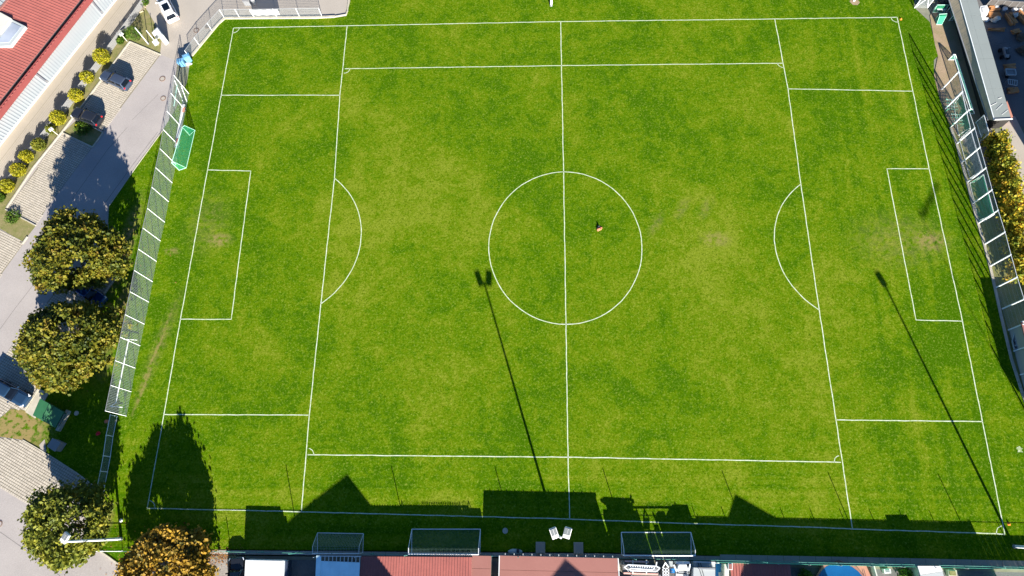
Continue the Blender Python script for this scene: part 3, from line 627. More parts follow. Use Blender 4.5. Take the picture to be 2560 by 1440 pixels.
r1 = flat_shed('shed', 'low shed with ribbed red roof partly shaded behind the large goal', ((-21.71, -36.63, 2.15)[:2], (-10.09, -36.53, 2.15)[:2]), 2.15, 5, 'red_roof', 1, 40)
r2 = flat_shed('shed', 'narrow pale red roofed shed beside the dark gap', ((-10.07, -36.39, 1.95)[:2], (-8.09, -36.40, 1.95)[:2]), 1.95, 5, 'pale_red_roof', 4)
r3 = flat_shed('shed', 'wide pale red roofed shed with white edge behind the floodlight', ((-7.13, -36.31, 2.70)[:2], (4.99, -36.39, 2.70)[:2]), 2.7, 5.5, 'pale_red_roof', 4)
MB().bar(((-7.13, -36.31, 2.70)[0]-0.06, (-7.13, -36.31, 2.70)[1], 2.72), ((-7.18, -40.51, 2.70)[0]-0.06, (-7.13, -36.31, 2.70)[1]-5.4, 2.72), 0.10, 0.08).build('edge_trim', 'white', r3)
MB().bar(((4.99, -36.39, 2.70)[0]+0.06, (4.99, -36.39, 2.70)[1], 2.72), ((4.99, -36.39, 2.70)[0]+0.15, (4.99, -36.39, 2.70)[1]-5.4, 2.72), 0.10, 0.08).build('edge_trim', 'white', r3)
for k in range(13):
    p = lerp((-7.05, -36.23, 2.72), (4.95, -36.32, 2.72), (k+0.5)/13)
    MB().box((p[0], p[1]+0.08, 2.70), (0.07, 0.18, 0.05)).build('gutter_bracket', 'white_roof', r3)
for k in range(22):
    p = lerp((-14.50, -36.40, 2.17), (-10.17, -36.42, 2.17), (k+0.5)/22)
    MB().box((p[0], p[1]+0.08, 2.16), (0.08, 0.14, 0.05)).build('gutter_bracket', 'dull_grey', r1)
r4 = flat_shed('shed', 'red ribbed roof in shade left of the round pool', ((16.75, -36.70, 1.60)[:2], (22.85, -36.76, 1.60)[:2]), 1.6, 5, 'red_roof', 1, 20)
MB().prism([(16.13, -36.82, 1.60)[:2], (16.58, -36.82, 1.60)[:2], (16.30, -40.98, 1.60)[:2], (15.77, -40.99, 1.60)[:2]], 0, 1.62).build('white_parapet', 'offwhite', r4)
hb = MB().prism([(16.47, -36.72, 1.90)[:2], (16.92, -36.72, 1.90)[:2], (16.86, -37.37, 1.90)[:2], (16.41, -37.38, 1.90)[:2]], 1.66, 1.86).build('roof_hatch', 'white', r4)
MB().prism([(16.54, -36.80, 1.90)[:2], (16.83, -36.80, 1.90)[:2], (16.79, -37.29, 1.90)[:2], (16.50, -37.30, 1.90)[:2]], 1.86, 1.90).build('pane', 'pale_red_roof', hb)
r5 = thing('awning', 'white slatted terrace awning shaded beside the ribbed red roof', 'awning', (-24.51, -37.54))
patch(((-26.04, -37.12, 2.30), (-21.80, -37.21, 2.30)), ((-25.79, -42.02, 2.10), (-21.73, -41.95, 2.10)), 0, 1, 8, 0.03, 0.04).build('roof_sheet', 'awning_sheet', r5)
for k in range(11):
    p, q = lerp((-25.96, -36.65, 2.30), (-21.85, -36.62, 2.30), k/10), lerp((-25.94, -37.19, 2.30), (-21.83, -37.29, 2.30), k/10)
    MB().bar(p, q, 0.06, 0.08).build('rafter', 'white', r5)
MB().bar((-26.07, -36.65, 2.34), (-21.71, -36.62, 2.34), 0.08, 0.1).build('beam', 'white', r5)
MB().bar((-26.20, -36.61, 2.36), (-25.93, -42.01, 2.20), 0.5, 0.06).build('edge_board', 'awning_sheet', r5)
for p in ((-26.77, -36.81), (-22.41, -36.75)): MB().tube((p[0], p[1], 0), (p[0], p[1], 2.3), 0.05).build('post', 'white', r5)
r6 = thing('shed', 'small white roofed shed near the south east corner', 'building', (37.43, -38.14))
MB().prism([(35.64, -36.81, 2.00)[:2], (37.88, -36.77, 2.00)[:2], (38.11, -39.83, 2.00)[:2], (35.50, -39.87, 2.00)[:2]], 0, 1.95).build('wall', 'wall', r6)
MB().prism([(35.54, -36.69, 2.00)[:2], (37.82, -36.66, 2.00)[:2], (37.97, -37.15, 2.00)[:2], (35.67, -37.52, 2.00)[:2]], 1.97, 2.08).build('roof_panel', 'white', r6)
MB().prism([(35.66, -37.56, 2.00)[:2], (37.97, -37.18, 2.00)[:2], (38.19, -39.83, 2.00)[:2], (35.66, -39.87, 2.00)[:2]], 1.97, 2.05).build('roof_panel', 'white_roof', r6)

# ---------------------------------------------------------------- fences, nets and goals
def net_grid(mb, a, b, c, d, nu, nv, wd):
    """Cords of a net on the quad a-b-c-d: nu cords from ab to dc, nv cords from ad to bc (flat crossing ribbons)."""
    a, b, c, d = (Vector(p) for p in (a, b, c, d))
    nrm = (b-a).cross(d-a).normalized()
    for n, (p0, p1, q0, q1) in ((nu, (a, b, d, c)), (nv, (a, d, b, c))):
        for i in range(n+1):
            t = i/n; p = p0.lerp(p1, t); q = q0.lerp(q1, t); s_ = (q-p).normalized().cross(nrm)*wd/2
            mb.add([p-s_, p+s_, q+s_, q-s_], [(0, 1, 2, 3)])
    return mb
def mesh_fence(name, label, pts, h, pm, nm, post=0.05, su=0.16, sv=0.16, wd=0.016, netz=None, rails=(1.0,), heights=None, railm=None, rr=0.03):
    t = thing(name, label, 'fence', pts[0]); nz = netz or h
    for i, p in enumerate(pts):
        hh = heights[i] if heights else h
        if hh: MB().tube((p[0], p[1], -0.05), (p[0], p[1], hh), post, n=7).build('post', pm, t)
    for a, b in zip(pts[:-1], pts[1:]):
        L = dist(a, b); mb = MB()
        net_grid(mb, (*a, 0.03), (*b, 0.03), (*b, nz-0.03), (*a, nz-0.03), max(2, int(L/su)), max(2, int(nz/sv)), wd)
        np_ = mb.build('net_panel', nm, t)
        for r in rails: MB().tube((*a, nz*r), (*b, nz*r), rr, n=6).build('rail', railm or pm, np_)
    return t
mesh_fence('ball_stop_fence', 'tall pale net fence on white posts along the west goal line', [(-51.11, 21.94), (-51.04, 19.21), (-51.08, 16.53), (-51.04, 13.78), (-50.99, 11.02), (-51.03, 8.32), (-51.02, 5.61), (-51.03, 2.72), (-51.11, 0.12), (-51.11, -2.65), (-51.10, -5.36), (-51.08, -8.02), (-51.10, -10.83), (-51.13, -13.52), (-51.18, -16.26), (-51.12, -19.09), (-51.13, -21.94)],
           4.1, 'white_metal', 'net_pale', 0.042, 0.17, 0.17, 0.020, railm='grey_metal')
st = thing('goal_frame', 'white folded goal frame lying behind the south end of the tall net', 'goal', (-52.74, -12.84))
MB().tube((-52.35, -12.86, 0.50), (-52.50, -20.42, 0.30), 0.07).build('crossbar', 'white_metal', st)
MB().tube((-53.07, -12.89, 0.60), (-51.31, -12.93, 0.40), 0.05).build('post', 'white_metal', st); MB().tube((-53.13, -20.87, 0.20), (-51.68, -20.95, 0.20), 0.05).build('post', 'white_metal', st)
MB().tube((-52.41, -20.37, 0.30), (-53.13, -20.87, 0.20), 0.04).build('stay', 'white_metal', st)
sg = thing('goal_frame', 'white braced frame leaning at the north end of the tall net', 'goal', (-51.61, 20.92))
MB().tube((-51.33, 21.70, 3.40), (-51.51, 20.35, 0.10), 0.05).build('post', 'white_metal', sg); MB().tube((-51.19, 21.82, 1.90), (-51.11, 20.60, 0.10), 0.045).build('stay', 'white_metal', sg)
MB().tube((-51.33, 21.52, 2.60), (-51.32, 18.37, 2.40), 0.06).build('crossbar', 'mint_metal', sg)
mesh_fence('mesh_fence', 'waist high wire mesh fence on the kerb around the north west forecourt', [(-51.85, 27.70), (-50.89, 29.84), (-49.44, 32.27), (-48.05, 34.53), (-45.85, 34.57), (-43.70, 34.54), (-40.46, 34.56), (-37.18, 34.58), (-33.96, 34.60)], 1.7, 'white_metal', 'net_deep_grey', 0.035, 0.12, 0.12, 0.016, rails=(0.98,), railm='grey_metal')
mesh_fence('mesh_fence', 'low white framed mesh fence south of the tall net', [(-52.21, -22.00), (-52.22, -24.29), (-52.07, -26.58), (-52.05, -28.26), (-52.06, -29.79), (-51.97, -31.08)], 1.4, 'white_metal', 'net_grey', 0.05, 0.12, 0.12, 0.014, rails=(0.02, 0.97))
mesh_fence('mesh_fence', 'short white railed mesh fence between the two southern trees', [(-50.85, -36.60), (-48.62, -36.57), (-45.35, -36.60), (-42.68, -36.60), (-40.15, -36.61)], 1.2, 'white_metal', 'net_pale', 0.04, 0.12, 0.12, 0.014)
# south fence with tall posts
sf = []; hs = []
xs = [-40.0, -36.6, -33, -28.91, -25, -20.9, -16.9, -13, -9, -5.24, -1.2, 2.7, 6.75, 11, 15.4, 19.85, 23.7, 27.5, 31.35, 35.3, 39.3, 43.18, 47.0, 51.0]
tall = {-28.91, -16.9, -5.24, 6.75, 19.85, 31.35, 43.18}
for x in xs:
    sf.append((x, -36.42 if x < 5 else -36.42-0.0058*(x-5))); hs.append(3.85 if x in tall else (1.45 if x < -30 else 1.9))
mesh_fence('mesh_fence', 'long green mesh fence with tall posts along the south touchline', sf, 1.82, 'fence_rail', 'net_mint', 0.045, 0.16, 0.16, 0.007, heights=hs, rails=(0.995,), rr=0.018)
bf = thing('board_fence', 'dark board fence backing the eastern half of the south fence', 'fence', (34, -36.9))
xb = np.linspace(15.2, 43.6, 19)
for i, (a, b) in enumerate(zip(xb[:-1], xb[1:])):
    for j in range(5):
        u, v = a+(b-a)*(j+0.02)/5, a+(b-a)*(j+0.98)/5
        MB().box(((u+v)/2, -36.62-0.0058*(u-5), 0.93), (v-u, 0.03, 1.86)).build('board', 'green_metal', bf)
    if i % 2 == 0: MB().tube((a, -36.64-0.0058*(a-5), 0), (a, -36.64-0.0058*(a-5), 2.35), 0.04, n=6).build('post', 'grey_metal', bf)
bf2 = thing('board_fence', 'lower board fence at the south east corner', 'fence', (47, -36.9))
for j in range(10):
    u = 43.7+j*0.62; MB().box((u+0.3, -36.63-0.0058*(u-5), 0.68), (0.6, 0.03, 1.36)).build('board', 'green_metal', bf2)
mesh_fence('ball_stop_fence', 'grey wire fence on tall white posts along the east goal line', [(49.84, 21.57), (49.82, 18.70), (50.02, 16.01), (50.24, 13.46), (50.34, 10.78), (50.47, 7.98), (50.57, 5.05), (50.71, 2.39), (50.90, -0.39), (50.97, -3.21), (51.07, -5.94), (51.24, -8.57), (51.39, -11.14), (51.48, -13.64), (51.59, -16.41), (51.67, -19.05), (51.72, -21.94)],
           3.75, 'white_metal', 'net_grey', 0.085, 0.12, 0.60, 0.028)
# slatted fence along the service lane
fl = thing('slat_fence', 'low grey slatted fence between the service lane and the round shrubs', 'fence', (-65.08, 26.39))
FP = [(-59.99, 37.22), (-61.11, 34.31), (-62.45, 31.22), (-63.72, 28.11), (-64.99, 25.14), (-66.30, 22.28), (-67.59, 19.29), (-68.92, 16.35), (-70.23, 13.72), (-71.52, 10.71), (-72.85, 7.59), (-74.54, 3.56)]
for i, p in enumerate(FP): MB().box((p[0], p[1], 0.6), (0.07, 0.07, 1.3)).build('post', 'grey_metal', fl)
for a, b in zip(FP[:-1], FP[1:]):
    for k in range(7): MB().bar((*a, 0.12+k*0.155), (*b, 0.12+k*0.155), 0.025, 0.115).build('slat', 'slat', fl)
# panel fence at the top of the timber yard
pf = thing('panel_fence', 'grey panel fence with pale posts at the north end of the timber yard', 'fence', (60.08, 34.58))
PP = [(58.09, 34.81), (59.03, 34.66), (59.98, 34.58), (60.85, 34.43), (61.80, 34.35), (62.58, 34.27), (63.31, 34.19), (65.28, 33.96)]
for a, b in zip(PP[:-1], PP[1:]): MB().bar((*a, 0.7), (*b, 0.7), 0.05, 1.3).build('panel', 'panel_grey', pf); MB().box((*a, 0.72), (0.12, 0.12, 1.44)).build('post', 'dull_grey', pf)
for a, b in zip(PP[:-1], PP[1:]): MB().bar((*a, 1.43), (*b, 1.43), 0.12, 0.06).build('rail', 'dull_grey', pf)

def goal(label, c0, c1, g0, g1, h, fm='white_metal', nm='net_mint', r=0.05, top=0.0, cord=0.013, step=0.16, group=None):
    """Goal: crossbar between posts c0-c1 at height h, ground bar g0-g1, net between."""
    t = thing('football_goal', label, 'goal', lerp(c0, c1, 0.5), group=group)
    C0, C1, G0, G1 = (*c0, h), (*c1, h), (*g0, 0.05), (*g1, 0.05)
    T0, T1 = (*lerp(c0, g0, top), h), (*lerp(c1, g1, top), h)
    MB().tube(C0, C1, r, n=8).build('crossbar', fm, t)
    for c in (c0, c1): MB().tube((*c, 0), (*c, h+r*0.6), r, n=8).build('post', fm, t)
    MB().tube(G0, G1, r*0.8, n=6).build('ground_bar', fm, t)
    for c, g, T in ((c0, G0, T0), (c1, G1, T1)):
        MB().tube((*c, 0.05), g, r*0.7, n=6).build('side_bar', fm, t)
        if top: MB().tube((*c, h), T, r*0.6, n=6).build('top_stay', fm, t)
        MB().tube(T if top else (*c, h), g, r*0.6, n=6).build('stay', fm, t)
    nt = MB(); L = dist(c0, c1); D = dist(c0, g0); sl = math.hypot(D, h)
    net_grid(nt, T0, T1, G1, G0, int(L/step), max(2, int(sl/step)), cord)
    if top: net_grid(nt, C0, C1, T1, T0, int(L/step), max(2, int(D*top/step)), cord)
    for c, g, T in ((c0, G0, T0), (c1, G1, T1)): net_grid(nt, (*c, h), T if top else (*lerp(c, g[:2], 0.02), h), g, (*c, 0.05), max(2, int(D/step)), max(2, int(h/step)), cord)
    nt.build('net', nm, t)
    return t
goal('small green netted goal standing against the tall west net', (-49.88, 15.40, 2.00)[:2], (-50.39, 10.14, 2.00)[:2], (-49.26, 16.15), (-49.50, 10.48), 2.0, 'mint_metal', 'net_green', 0.045, 0.35, 0.022, 0.11)
goal('small white goal left of the two large goals by the south fence', (-27.07, -36.45, 1.80)[:2], (-22.12, -36.38, 1.80)[:2], (-27.28, -34.42), (-22.21, -34.43), 1.8, 'white_metal', 'net_grey', 0.04, 0.35)
gg = 'large goals by the south fence'
goal('large white goal in front of the ribbed red roof', (-16.81, -36.33, 2.00)[:2], (-9.44, -36.26, 2.00)[:2], (-16.93, -33.90), (-9.45, -33.80), 2.0, 'white_metal', 'net_dark', 0.06, 0.25, 0.010, 0.14, gg)
goal('large white goal in front of the machinery yard', (5.75, -36.15, 2.00)[:2], (13.10, -36.04, 2.00)[:2], (5.78, -33.91), (13.23, -33.81), 2.0, 'white_metal', 'net_dark', 0.06, 0.25, 0.010, 0.14, gg)
ge = 'goals stored behind the east fence'
goal('long white goal with mint net tipped by the boarded shed wall', (51.58, 26.19), (52.15, 17.84), (52.73, 26.17), (53.31, 17.83), 1.15, 'white_metal', 'net_mint', 0.06, 0.2, 0.03, 0.14, ge)
goal('green netted goal behind the green tubular racks', (50.94, 19.92, 2.00)[:2], (50.95, 14.41, 2.00)[:2], (50.94, 19.24), (50.68, 14.71), 2.0, 'white_metal', 'net_green', 0.05, 0.35, 0.036, 0.12, ge)
goal('grey netted goal in the middle of the stored row', (50.95, 14.18, 2.00)[:2], (51.25, 8.67, 2.00)[:2], (50.65, 14.01), (50.87, 8.52), 2.0, 'white_metal', 'net_grey', 0.05, 0.3, 0.028, 0.14, ge)
goal('green netted goal at the south end of the stored row', (51.25, 7.95, 2.00)[:2], (51.39, 2.64, 2.00)[:2], (50.73, 7.85), (50.78, 2.71), 2.0, 'white_metal', 'net_green', 0.05, 0.3, 0.034, 0.12, ge)
goal('small white goal against the end of the boarded shed', (53.16, 16.49, 1.80)[:2], (53.25, 13.83, 1.80)[:2], (53.28, 16.64), (53.52, 13.87), 1.8, 'white_metal', 'net_pale', 0.05, 0.3, 0.024, 0.12, ge)
goal('mini goal at the north end of the shed', (51.14, 34.45), (52.64, 34.43), (50.88, 33.92), (52.44, 33.89), 0.9, 'mint_metal', 'net_green', 0.04, 0.3, 0.02, 0.1, ge)
goal('mini goal with solid mint net on the dirt', (51.13, 32.91), (52.16, 32.96), (51.05, 31.91), (51.75, 31.90), 0.9, 'mint_metal', 'net_green', 0.04, 0.3, 0.05, 0.09, ge)
goal('mini goal standing on end beside the boarded wall', (52.72, 33.95), (52.83, 32.55), (53.32, 34.01), (53.37, 32.61), 1.2, 'white_metal', 'net_green', 0.035, 0.3, 0.02, 0.1, ge)
for k, (lab, c) in enumerate((('green tubular rack nearest the dirt patch', (50.16, 18.88)), ('green tubular rack south of the first rack', (50.46, 16.72)))):
    t = thing('tubular_rack', lab, 'rack', c, group='green racks by the east fence')
    for j in range(5): MB().tube((c[0]-0.5+0.25*j, c[1]-0.8+0.1*j, 0.55+0.05*j), (c[0]-0.3+0.25*j, c[1]+0.9-0.1*j, 0.6+0.05*j), 0.03, n=6).build('rail', 'mint_metal', t)
    for j in range(4): MB().tube((c[0]-0.6, c[1]-0.7+0.45*j, 0.62+0.04*j), (c[0]+0.8, c[1]-0.7+0.45*j, 0.62), 0.03, n=6).build('crosspiece', 'mint_metal' if j % 2 else 'green_metal', t)
    for x, y in ((-0.55, -0.75), (0.7, -0.75), (-0.45, 0.8), (0.75, 0.8)): MB().tube((c[0]+x, c[1]+y, 0), (c[0]+x, c[1]+y, 0.8), 0.035, n=6).build('leg', 'green_metal', t)

# ---------------------------------------------------------------- floodlights
def floodlight(label, base, h, heads, face, group='floodlight masts around the pitch'):
    t = thing('floodlight', label, 'floodlight', base, group=group)
    x, y = base[:2]
    p = MB().tube((x, y, -0.05), (x, y, h), 0.16, 0.10, n=12).build('pole', 'white_metal', t, smooth=False)
    MB().tube((x, y, 0), (x, y, 0.35), 0.20, 0.18, n=12).build('base_collar', 'grey_metal', t)
    for off in heads:
        a = face+off; d = Vector((math.cos(a), math.sin(a), 0)); sx = Vector((-d.y, d.x, 0))
        side = 0 if len(heads) == 1 else (0.46 if off > 0 else -0.46)
        fx = Vector((-math.sin(face), math.cos(face), 0))
        c = Vector((x, y, h))+fx*side+d*0.45
        tl = math.radians(38); ax = d*math.cos(tl)+Vector((0, 0, 1))*math.sin(tl)*0.45; ax.normalize(); up = sx.cross(ax)*-1
        if up.z < 0: up = -up
        hd = MB().obox(c, ax*0.50, sx*0.33, up*0.13).build('lamp_head', 'white', t, bevel=0.04)
        MB().obox(c+ax*0.14+up*0.135, ax*0.31, sx*0.28, up*0.02).build('lamp_glass', 'lamp_glass', hd)
        MB().obox(c+ax*0.14+up*0.16, ax*0.30, sx*0.02, up*0.01).build('glass_bar', 'grey_metal', hd)
        MB().bar((x, y, h-0.15), tuple(c-ax*0.3-up*0.1), 0.08).build('bracket', 'grey_metal', t)
floodlight('twin headed floodlight mast at the middle of the south fence', (-1.14, -34.25), 12.1, (0.32, -0.32), math.radians(92))
floodlight('single lamped white mast reaching over the south west tree', (-49.05, -35.34), 9.9, (0.0,), math.radians(55))
floodlight('white mast at the south east corner of the pitch', (46.91, -34.73), 12.3, (0.0,), math.radians(120))
floodlight('white mast cut by the top edge beside the halfway line', (-1.41, 35.96), 12.3, (0.32, -0.32), math.radians(-90))
tp = thing('post', 'thin white post in a bare patch at the top edge', 'post', (40.62, 36.18)); MB().tube((*(40.61, 36.11), 0), (*(40.61, 36.11), 5), 0.07).build('shaft', 'white_metal', tp)
MB().tube((*(40.61, 36.11), 0), (*(40.61, 36.11), 0.3), 0.14).build('base_collar', 'white_metal', tp)

# ---------------------------------------------------------------- vegetation
def leaf_mesh(name, m, pts, size, parent, updir=0.55, jitter=0.5):
    """Leaf faces: one folded pair of triangles per point."""
    n = len(pts); pts = np.asarray(pts)
    nrm = rng.normal(size=(n, 3)); nrm[:, 2] = np.abs(nrm[:, 2])+updir*1.4; nrm /= np.linalg.norm(nrm, axis=1)[:, None]
    ref = rng.normal(size=(n, 3)); u = np.cross(nrm, ref); u /= np.linalg.norm(u, axis=1)[:, None]; v = np.cross(nrm, u)
    s = size*rng.uniform(1-jitter, 1+jitter, (n, 1))
    tip = pts+u*s*0.62; tail = pts-u*s*0.5; l = pts+v*s*0.42+nrm*s*0.14+u*s*0.05; r = pts-v*s*0.42+nrm*s*0.14+u*s*0.05
    V = np.stack([tail, r, tip, l], 1).reshape(-1, 3)
    if parent in ORG: V = V-np.array(ORG[parent])
    me = bpy.data.meshes.new(name); me.vertices.add(len(V)); me.vertices.foreach_set('co', V.ravel().astype(np.float32))
    k = np.arange(n)*4; tri = np.stack([k, k+1, k+2, k, k+2, k+3], 1).ravel()
    me.loops.add(len(tri)); me.loops.foreach_set('vertex_index', tri.astype(np.int32))
    me.polygons.add(2*n); me.polygons.foreach_set('loop_start', (np.arange(2*n)*3).astype(np.int32))
    me.update(calc_edges=True); me.materials.append(M[m])
    o = bpy.data.objects.new(name, me); COL.objects.link(o); o.parent = parent
    if parent in ORG: ORG[o] = ORG[parent]
    return o
def crown_pts(c, rh, rv, nclump, per, spread, lobes=7, flat=0.75):
    """Leaf positions in clumps over a lumpy crown volume."""
    lob = [(rng.normal(size=3), rng.uniform(0.10, 0.26)) for _ in range(lobes)]
    out = []
    for _ in range(nclump):
        d = rng.normal(size=3); d /= np.linalg.norm(d)
        if d[2] < -0.35: d[2] *= 0.4; d /= np.linalg.norm(d)
        d /= (np.hypot(d[0], d[1])**2.7+abs(d[2])**2.7)**(1/2.7)
        f = 1.0
        for a, b in lob: f += b*max(0, float(d @ (a/np.linalg.norm(a))))**4 - b*0.35*max(0, float(-d @ (a/np.linalg.norm(a))))**3
        rr = rng.uniform(0.5, 1.0)**0.45*f*0.92
        ctr = np.array(c[:3])+d*np.array([rh, rh, rv])*rr
        p = rng.normal(size=(per, 3))*np.array([spread, spread, spread*0.6])
        out.append(ctr+p)
    return np.concatenate(out)
def tree(name, label, x, y, zc, rh, rv, leaf, nclump=380, per=66, size=0.30, spread=0.33, group=None):
    t = thing(name, label, 'tree', (x, y), group=group)
    tk = MB(); tk.tube((x, y, -0.1), (x+0.05, y, zc-rv*0.35), 0.24, 0.15, n=10)
    for k in range(9):
        a = k*2.4+0.3; e = 0.35+0.5*((k*37) % 10)/10
        p = Vector((x+0.03, y, zc-rv*(0.75-0.06*k))); q = p+Vector((math.cos(a)*rh*0.62, math.sin(a)*rh*0.62, rv*e))
        tk.tube(p, q, 0.085, 0.03, n=6)
        for b in (-0.7, 0.6): tk.tube(p.lerp(q, 0.55), q+Vector((math.cos(a+b)*rh*0.28, math.sin(a+b)*rh*0.28, rv*0.25)), 0.04, 0.012, n=5)
    tk.build('trunk', 'bark', t)
    leaf_mesh('crown', leaf, crown_pts((x, y, zc), rh, rv, nclump, per, spread), size, t)
    return t
tree('maple_tree', 'round autumn maple nearest the shaded parking bays', *(-58.50, -2.82, 4.60)[:2], 4.5, 4.7, 3.2, 'leaf_maple')
tree('maple_tree', 'round autumn maple between the green skip and the other maple', *(-57.38, -14.69, 4.60)[:2], 4.5, 4.85, 3.2, 'leaf_maple')
tree('maple_tree', 'loose green maple under the lamp of the south west mast', *(-53.04, -34.14, 4.20)[:2], 4.0, 3.9, 2.8, 'leaf_green', 330, 58)
tree('maple_tree', 'golden maple cut by the bottom edge beside the south fence', *(-42.14, -38.91, 3.40)[:2], 3.3, 4.75, 2.1, 'leaf_gold')

def shrub(label, cxy, r, h, leaf, n=900, size=0.11, zc=None, name='round_shrub', group=None, egg=1.0):
    t = thing(name, label, 'shrub', cxy, group=group)
    z = zc if zc is not None else h/2
    MB().tube((cxy[0], cxy[1], -0.05), (cxy[0], cxy[1], z), 0.05, 0.03, n=6).build('stem', 'bark', t)
    d = rng.normal(size=(n, 3)); d /= np.linalg.norm(d, axis=1)[:, None]
    rr = rng.uniform(0.55, 1.03, (n, 1))
    w_ = np.array([r, r, h/2*egg])
    leaf_mesh('foliage', leaf, np.array([cxy[0], cxy[1], z])+d*w_*rr, size, t, 0.25)
    return t
sg_ = 'clipped shrubs along the slatted fence'
for lab, c, r, h, lf in (
    ('largest yellow ball shrub above the dark blue hatchback', (-63.93, 27.45), 1.15, 2.0, 'leaf_yellow'),
    ('yellow ball shrub left of the dark blue hatchback hood', (-65.40, 24.16), 0.90, 1.7, 'leaf_yellow'),
    ('green yellow ball shrub above the black hatchback hood', (-66.29, 21.25), 0.95, 1.7, 'leaf_yellow'),
    ('bright yellow ball shrub beside the planted island', (-67.89, 17.66), 1.05, 1.9, 'leaf_yellow'),
    ('small ragged shrub at the corner of the shaded bay', (-68.75, 16.11), 0.65, 1.3, 'leaf_green'),
    ('dark green yellow ball shrub below the ragged shrub', (-69.67, 13.65), 0.90, 1.6, 'leaf_green'),
    ('olive ball shrub fifth from the bottom of the strip', (-70.94, 11.91), 0.90, 1.6, 'leaf_yellow'),
    ('wide olive ball shrub above the thin black post shadow', (-71.53, 9.88), 1.0, 1.7, 'leaf_yellow'),
    ('brownish ball shrub near the left frame edge', (-72.47, 7.58), 0.95, 1.6, 'leaf_yellow'),
    ('loose green shrub cut by the left frame edge', (-73.26, 6.02), 0.75, 1.3, 'leaf_bush')):
    shrub(lab, c, r, h, lf, int(1700*r*r+500), 0.14, group=sg_)
shrub('tall green egg shaped conifer beside the white flagpole', (-59.99, 31.11), 0.95, 2.3, 'leaf_bush', 1500, 0.10, group=sg_)
for lab, c, r in (('leafy green perennial beside the flagpole shrub', (-61.75, 31.48), 0.8), ('low green perennial by the double lamp', (-62.20, 30.53), 0.6), ('small green bush near the pallets at the top', (-59.92, 37.18), 0.6)):
    shrub(lab, c, r, 0.9, 'leaf_bush', 420, 0.16, name='leafy_plant', group='leafy plants in the north planting strip')
shrub('low dark shrubs on the planted island', (-64.52, 16.51), 1.3, 0.7, 'leaf_bush', 700, 0.16, name='ground_shrub'); shrub('pale yellow spiky plant on the planted island', (-65.53, 16.83), 0.35, 0.5, 'leaf_yellow', 90, 0.2, name='spiky_plant')
shrub('low dark planting left of the shaded bay end', (-71.01, 3.32), 1.1, 0.6, 'leaf_bush', 500, 0.15, name='ground_shrub')
# autumn hedge behind the east fence
hg = thing('hedge', 'autumn coloured hedge between the east fence and the path', 'hedge', (54.67, 6.61))
hp = []; 
for i in range(460):
    t_ = rng.uniform(0, 1); c0 = np.array((54.39, 13.94, 1.50)[:2]); c1 = np.array((53.96, -5.51, 1.50)[:2]); 
    wv = 1.0+0.7*t_; o = rng.uniform(-1, 1)
    p = c0+(c1-c0)*t_; hp.append(np.array([p[0]+o*wv, p[1]+rng.normal()*0.2, rng.uniform(0.5, 2.7)*(1-0.4*abs(o)**2)])+rng.normal(size=(34, 3))*np.array([0.22, 0.22, 0.35]))
leaf_mesh('foliage', 'leaf_hedge', np.concatenate(hp), 0.26, hg, 0.3)
stm = MB()
for i in range(26):
    p = lerp((55.30, 14.27), (55.20, -1.92), i/25); stm.tube((p[0], p[1], 0), (p[0]+random.uniform(-.3, .3), p[1], 1.4), 0.05, 0.02, n=5)
stm.build('stem', 'bark', hg)

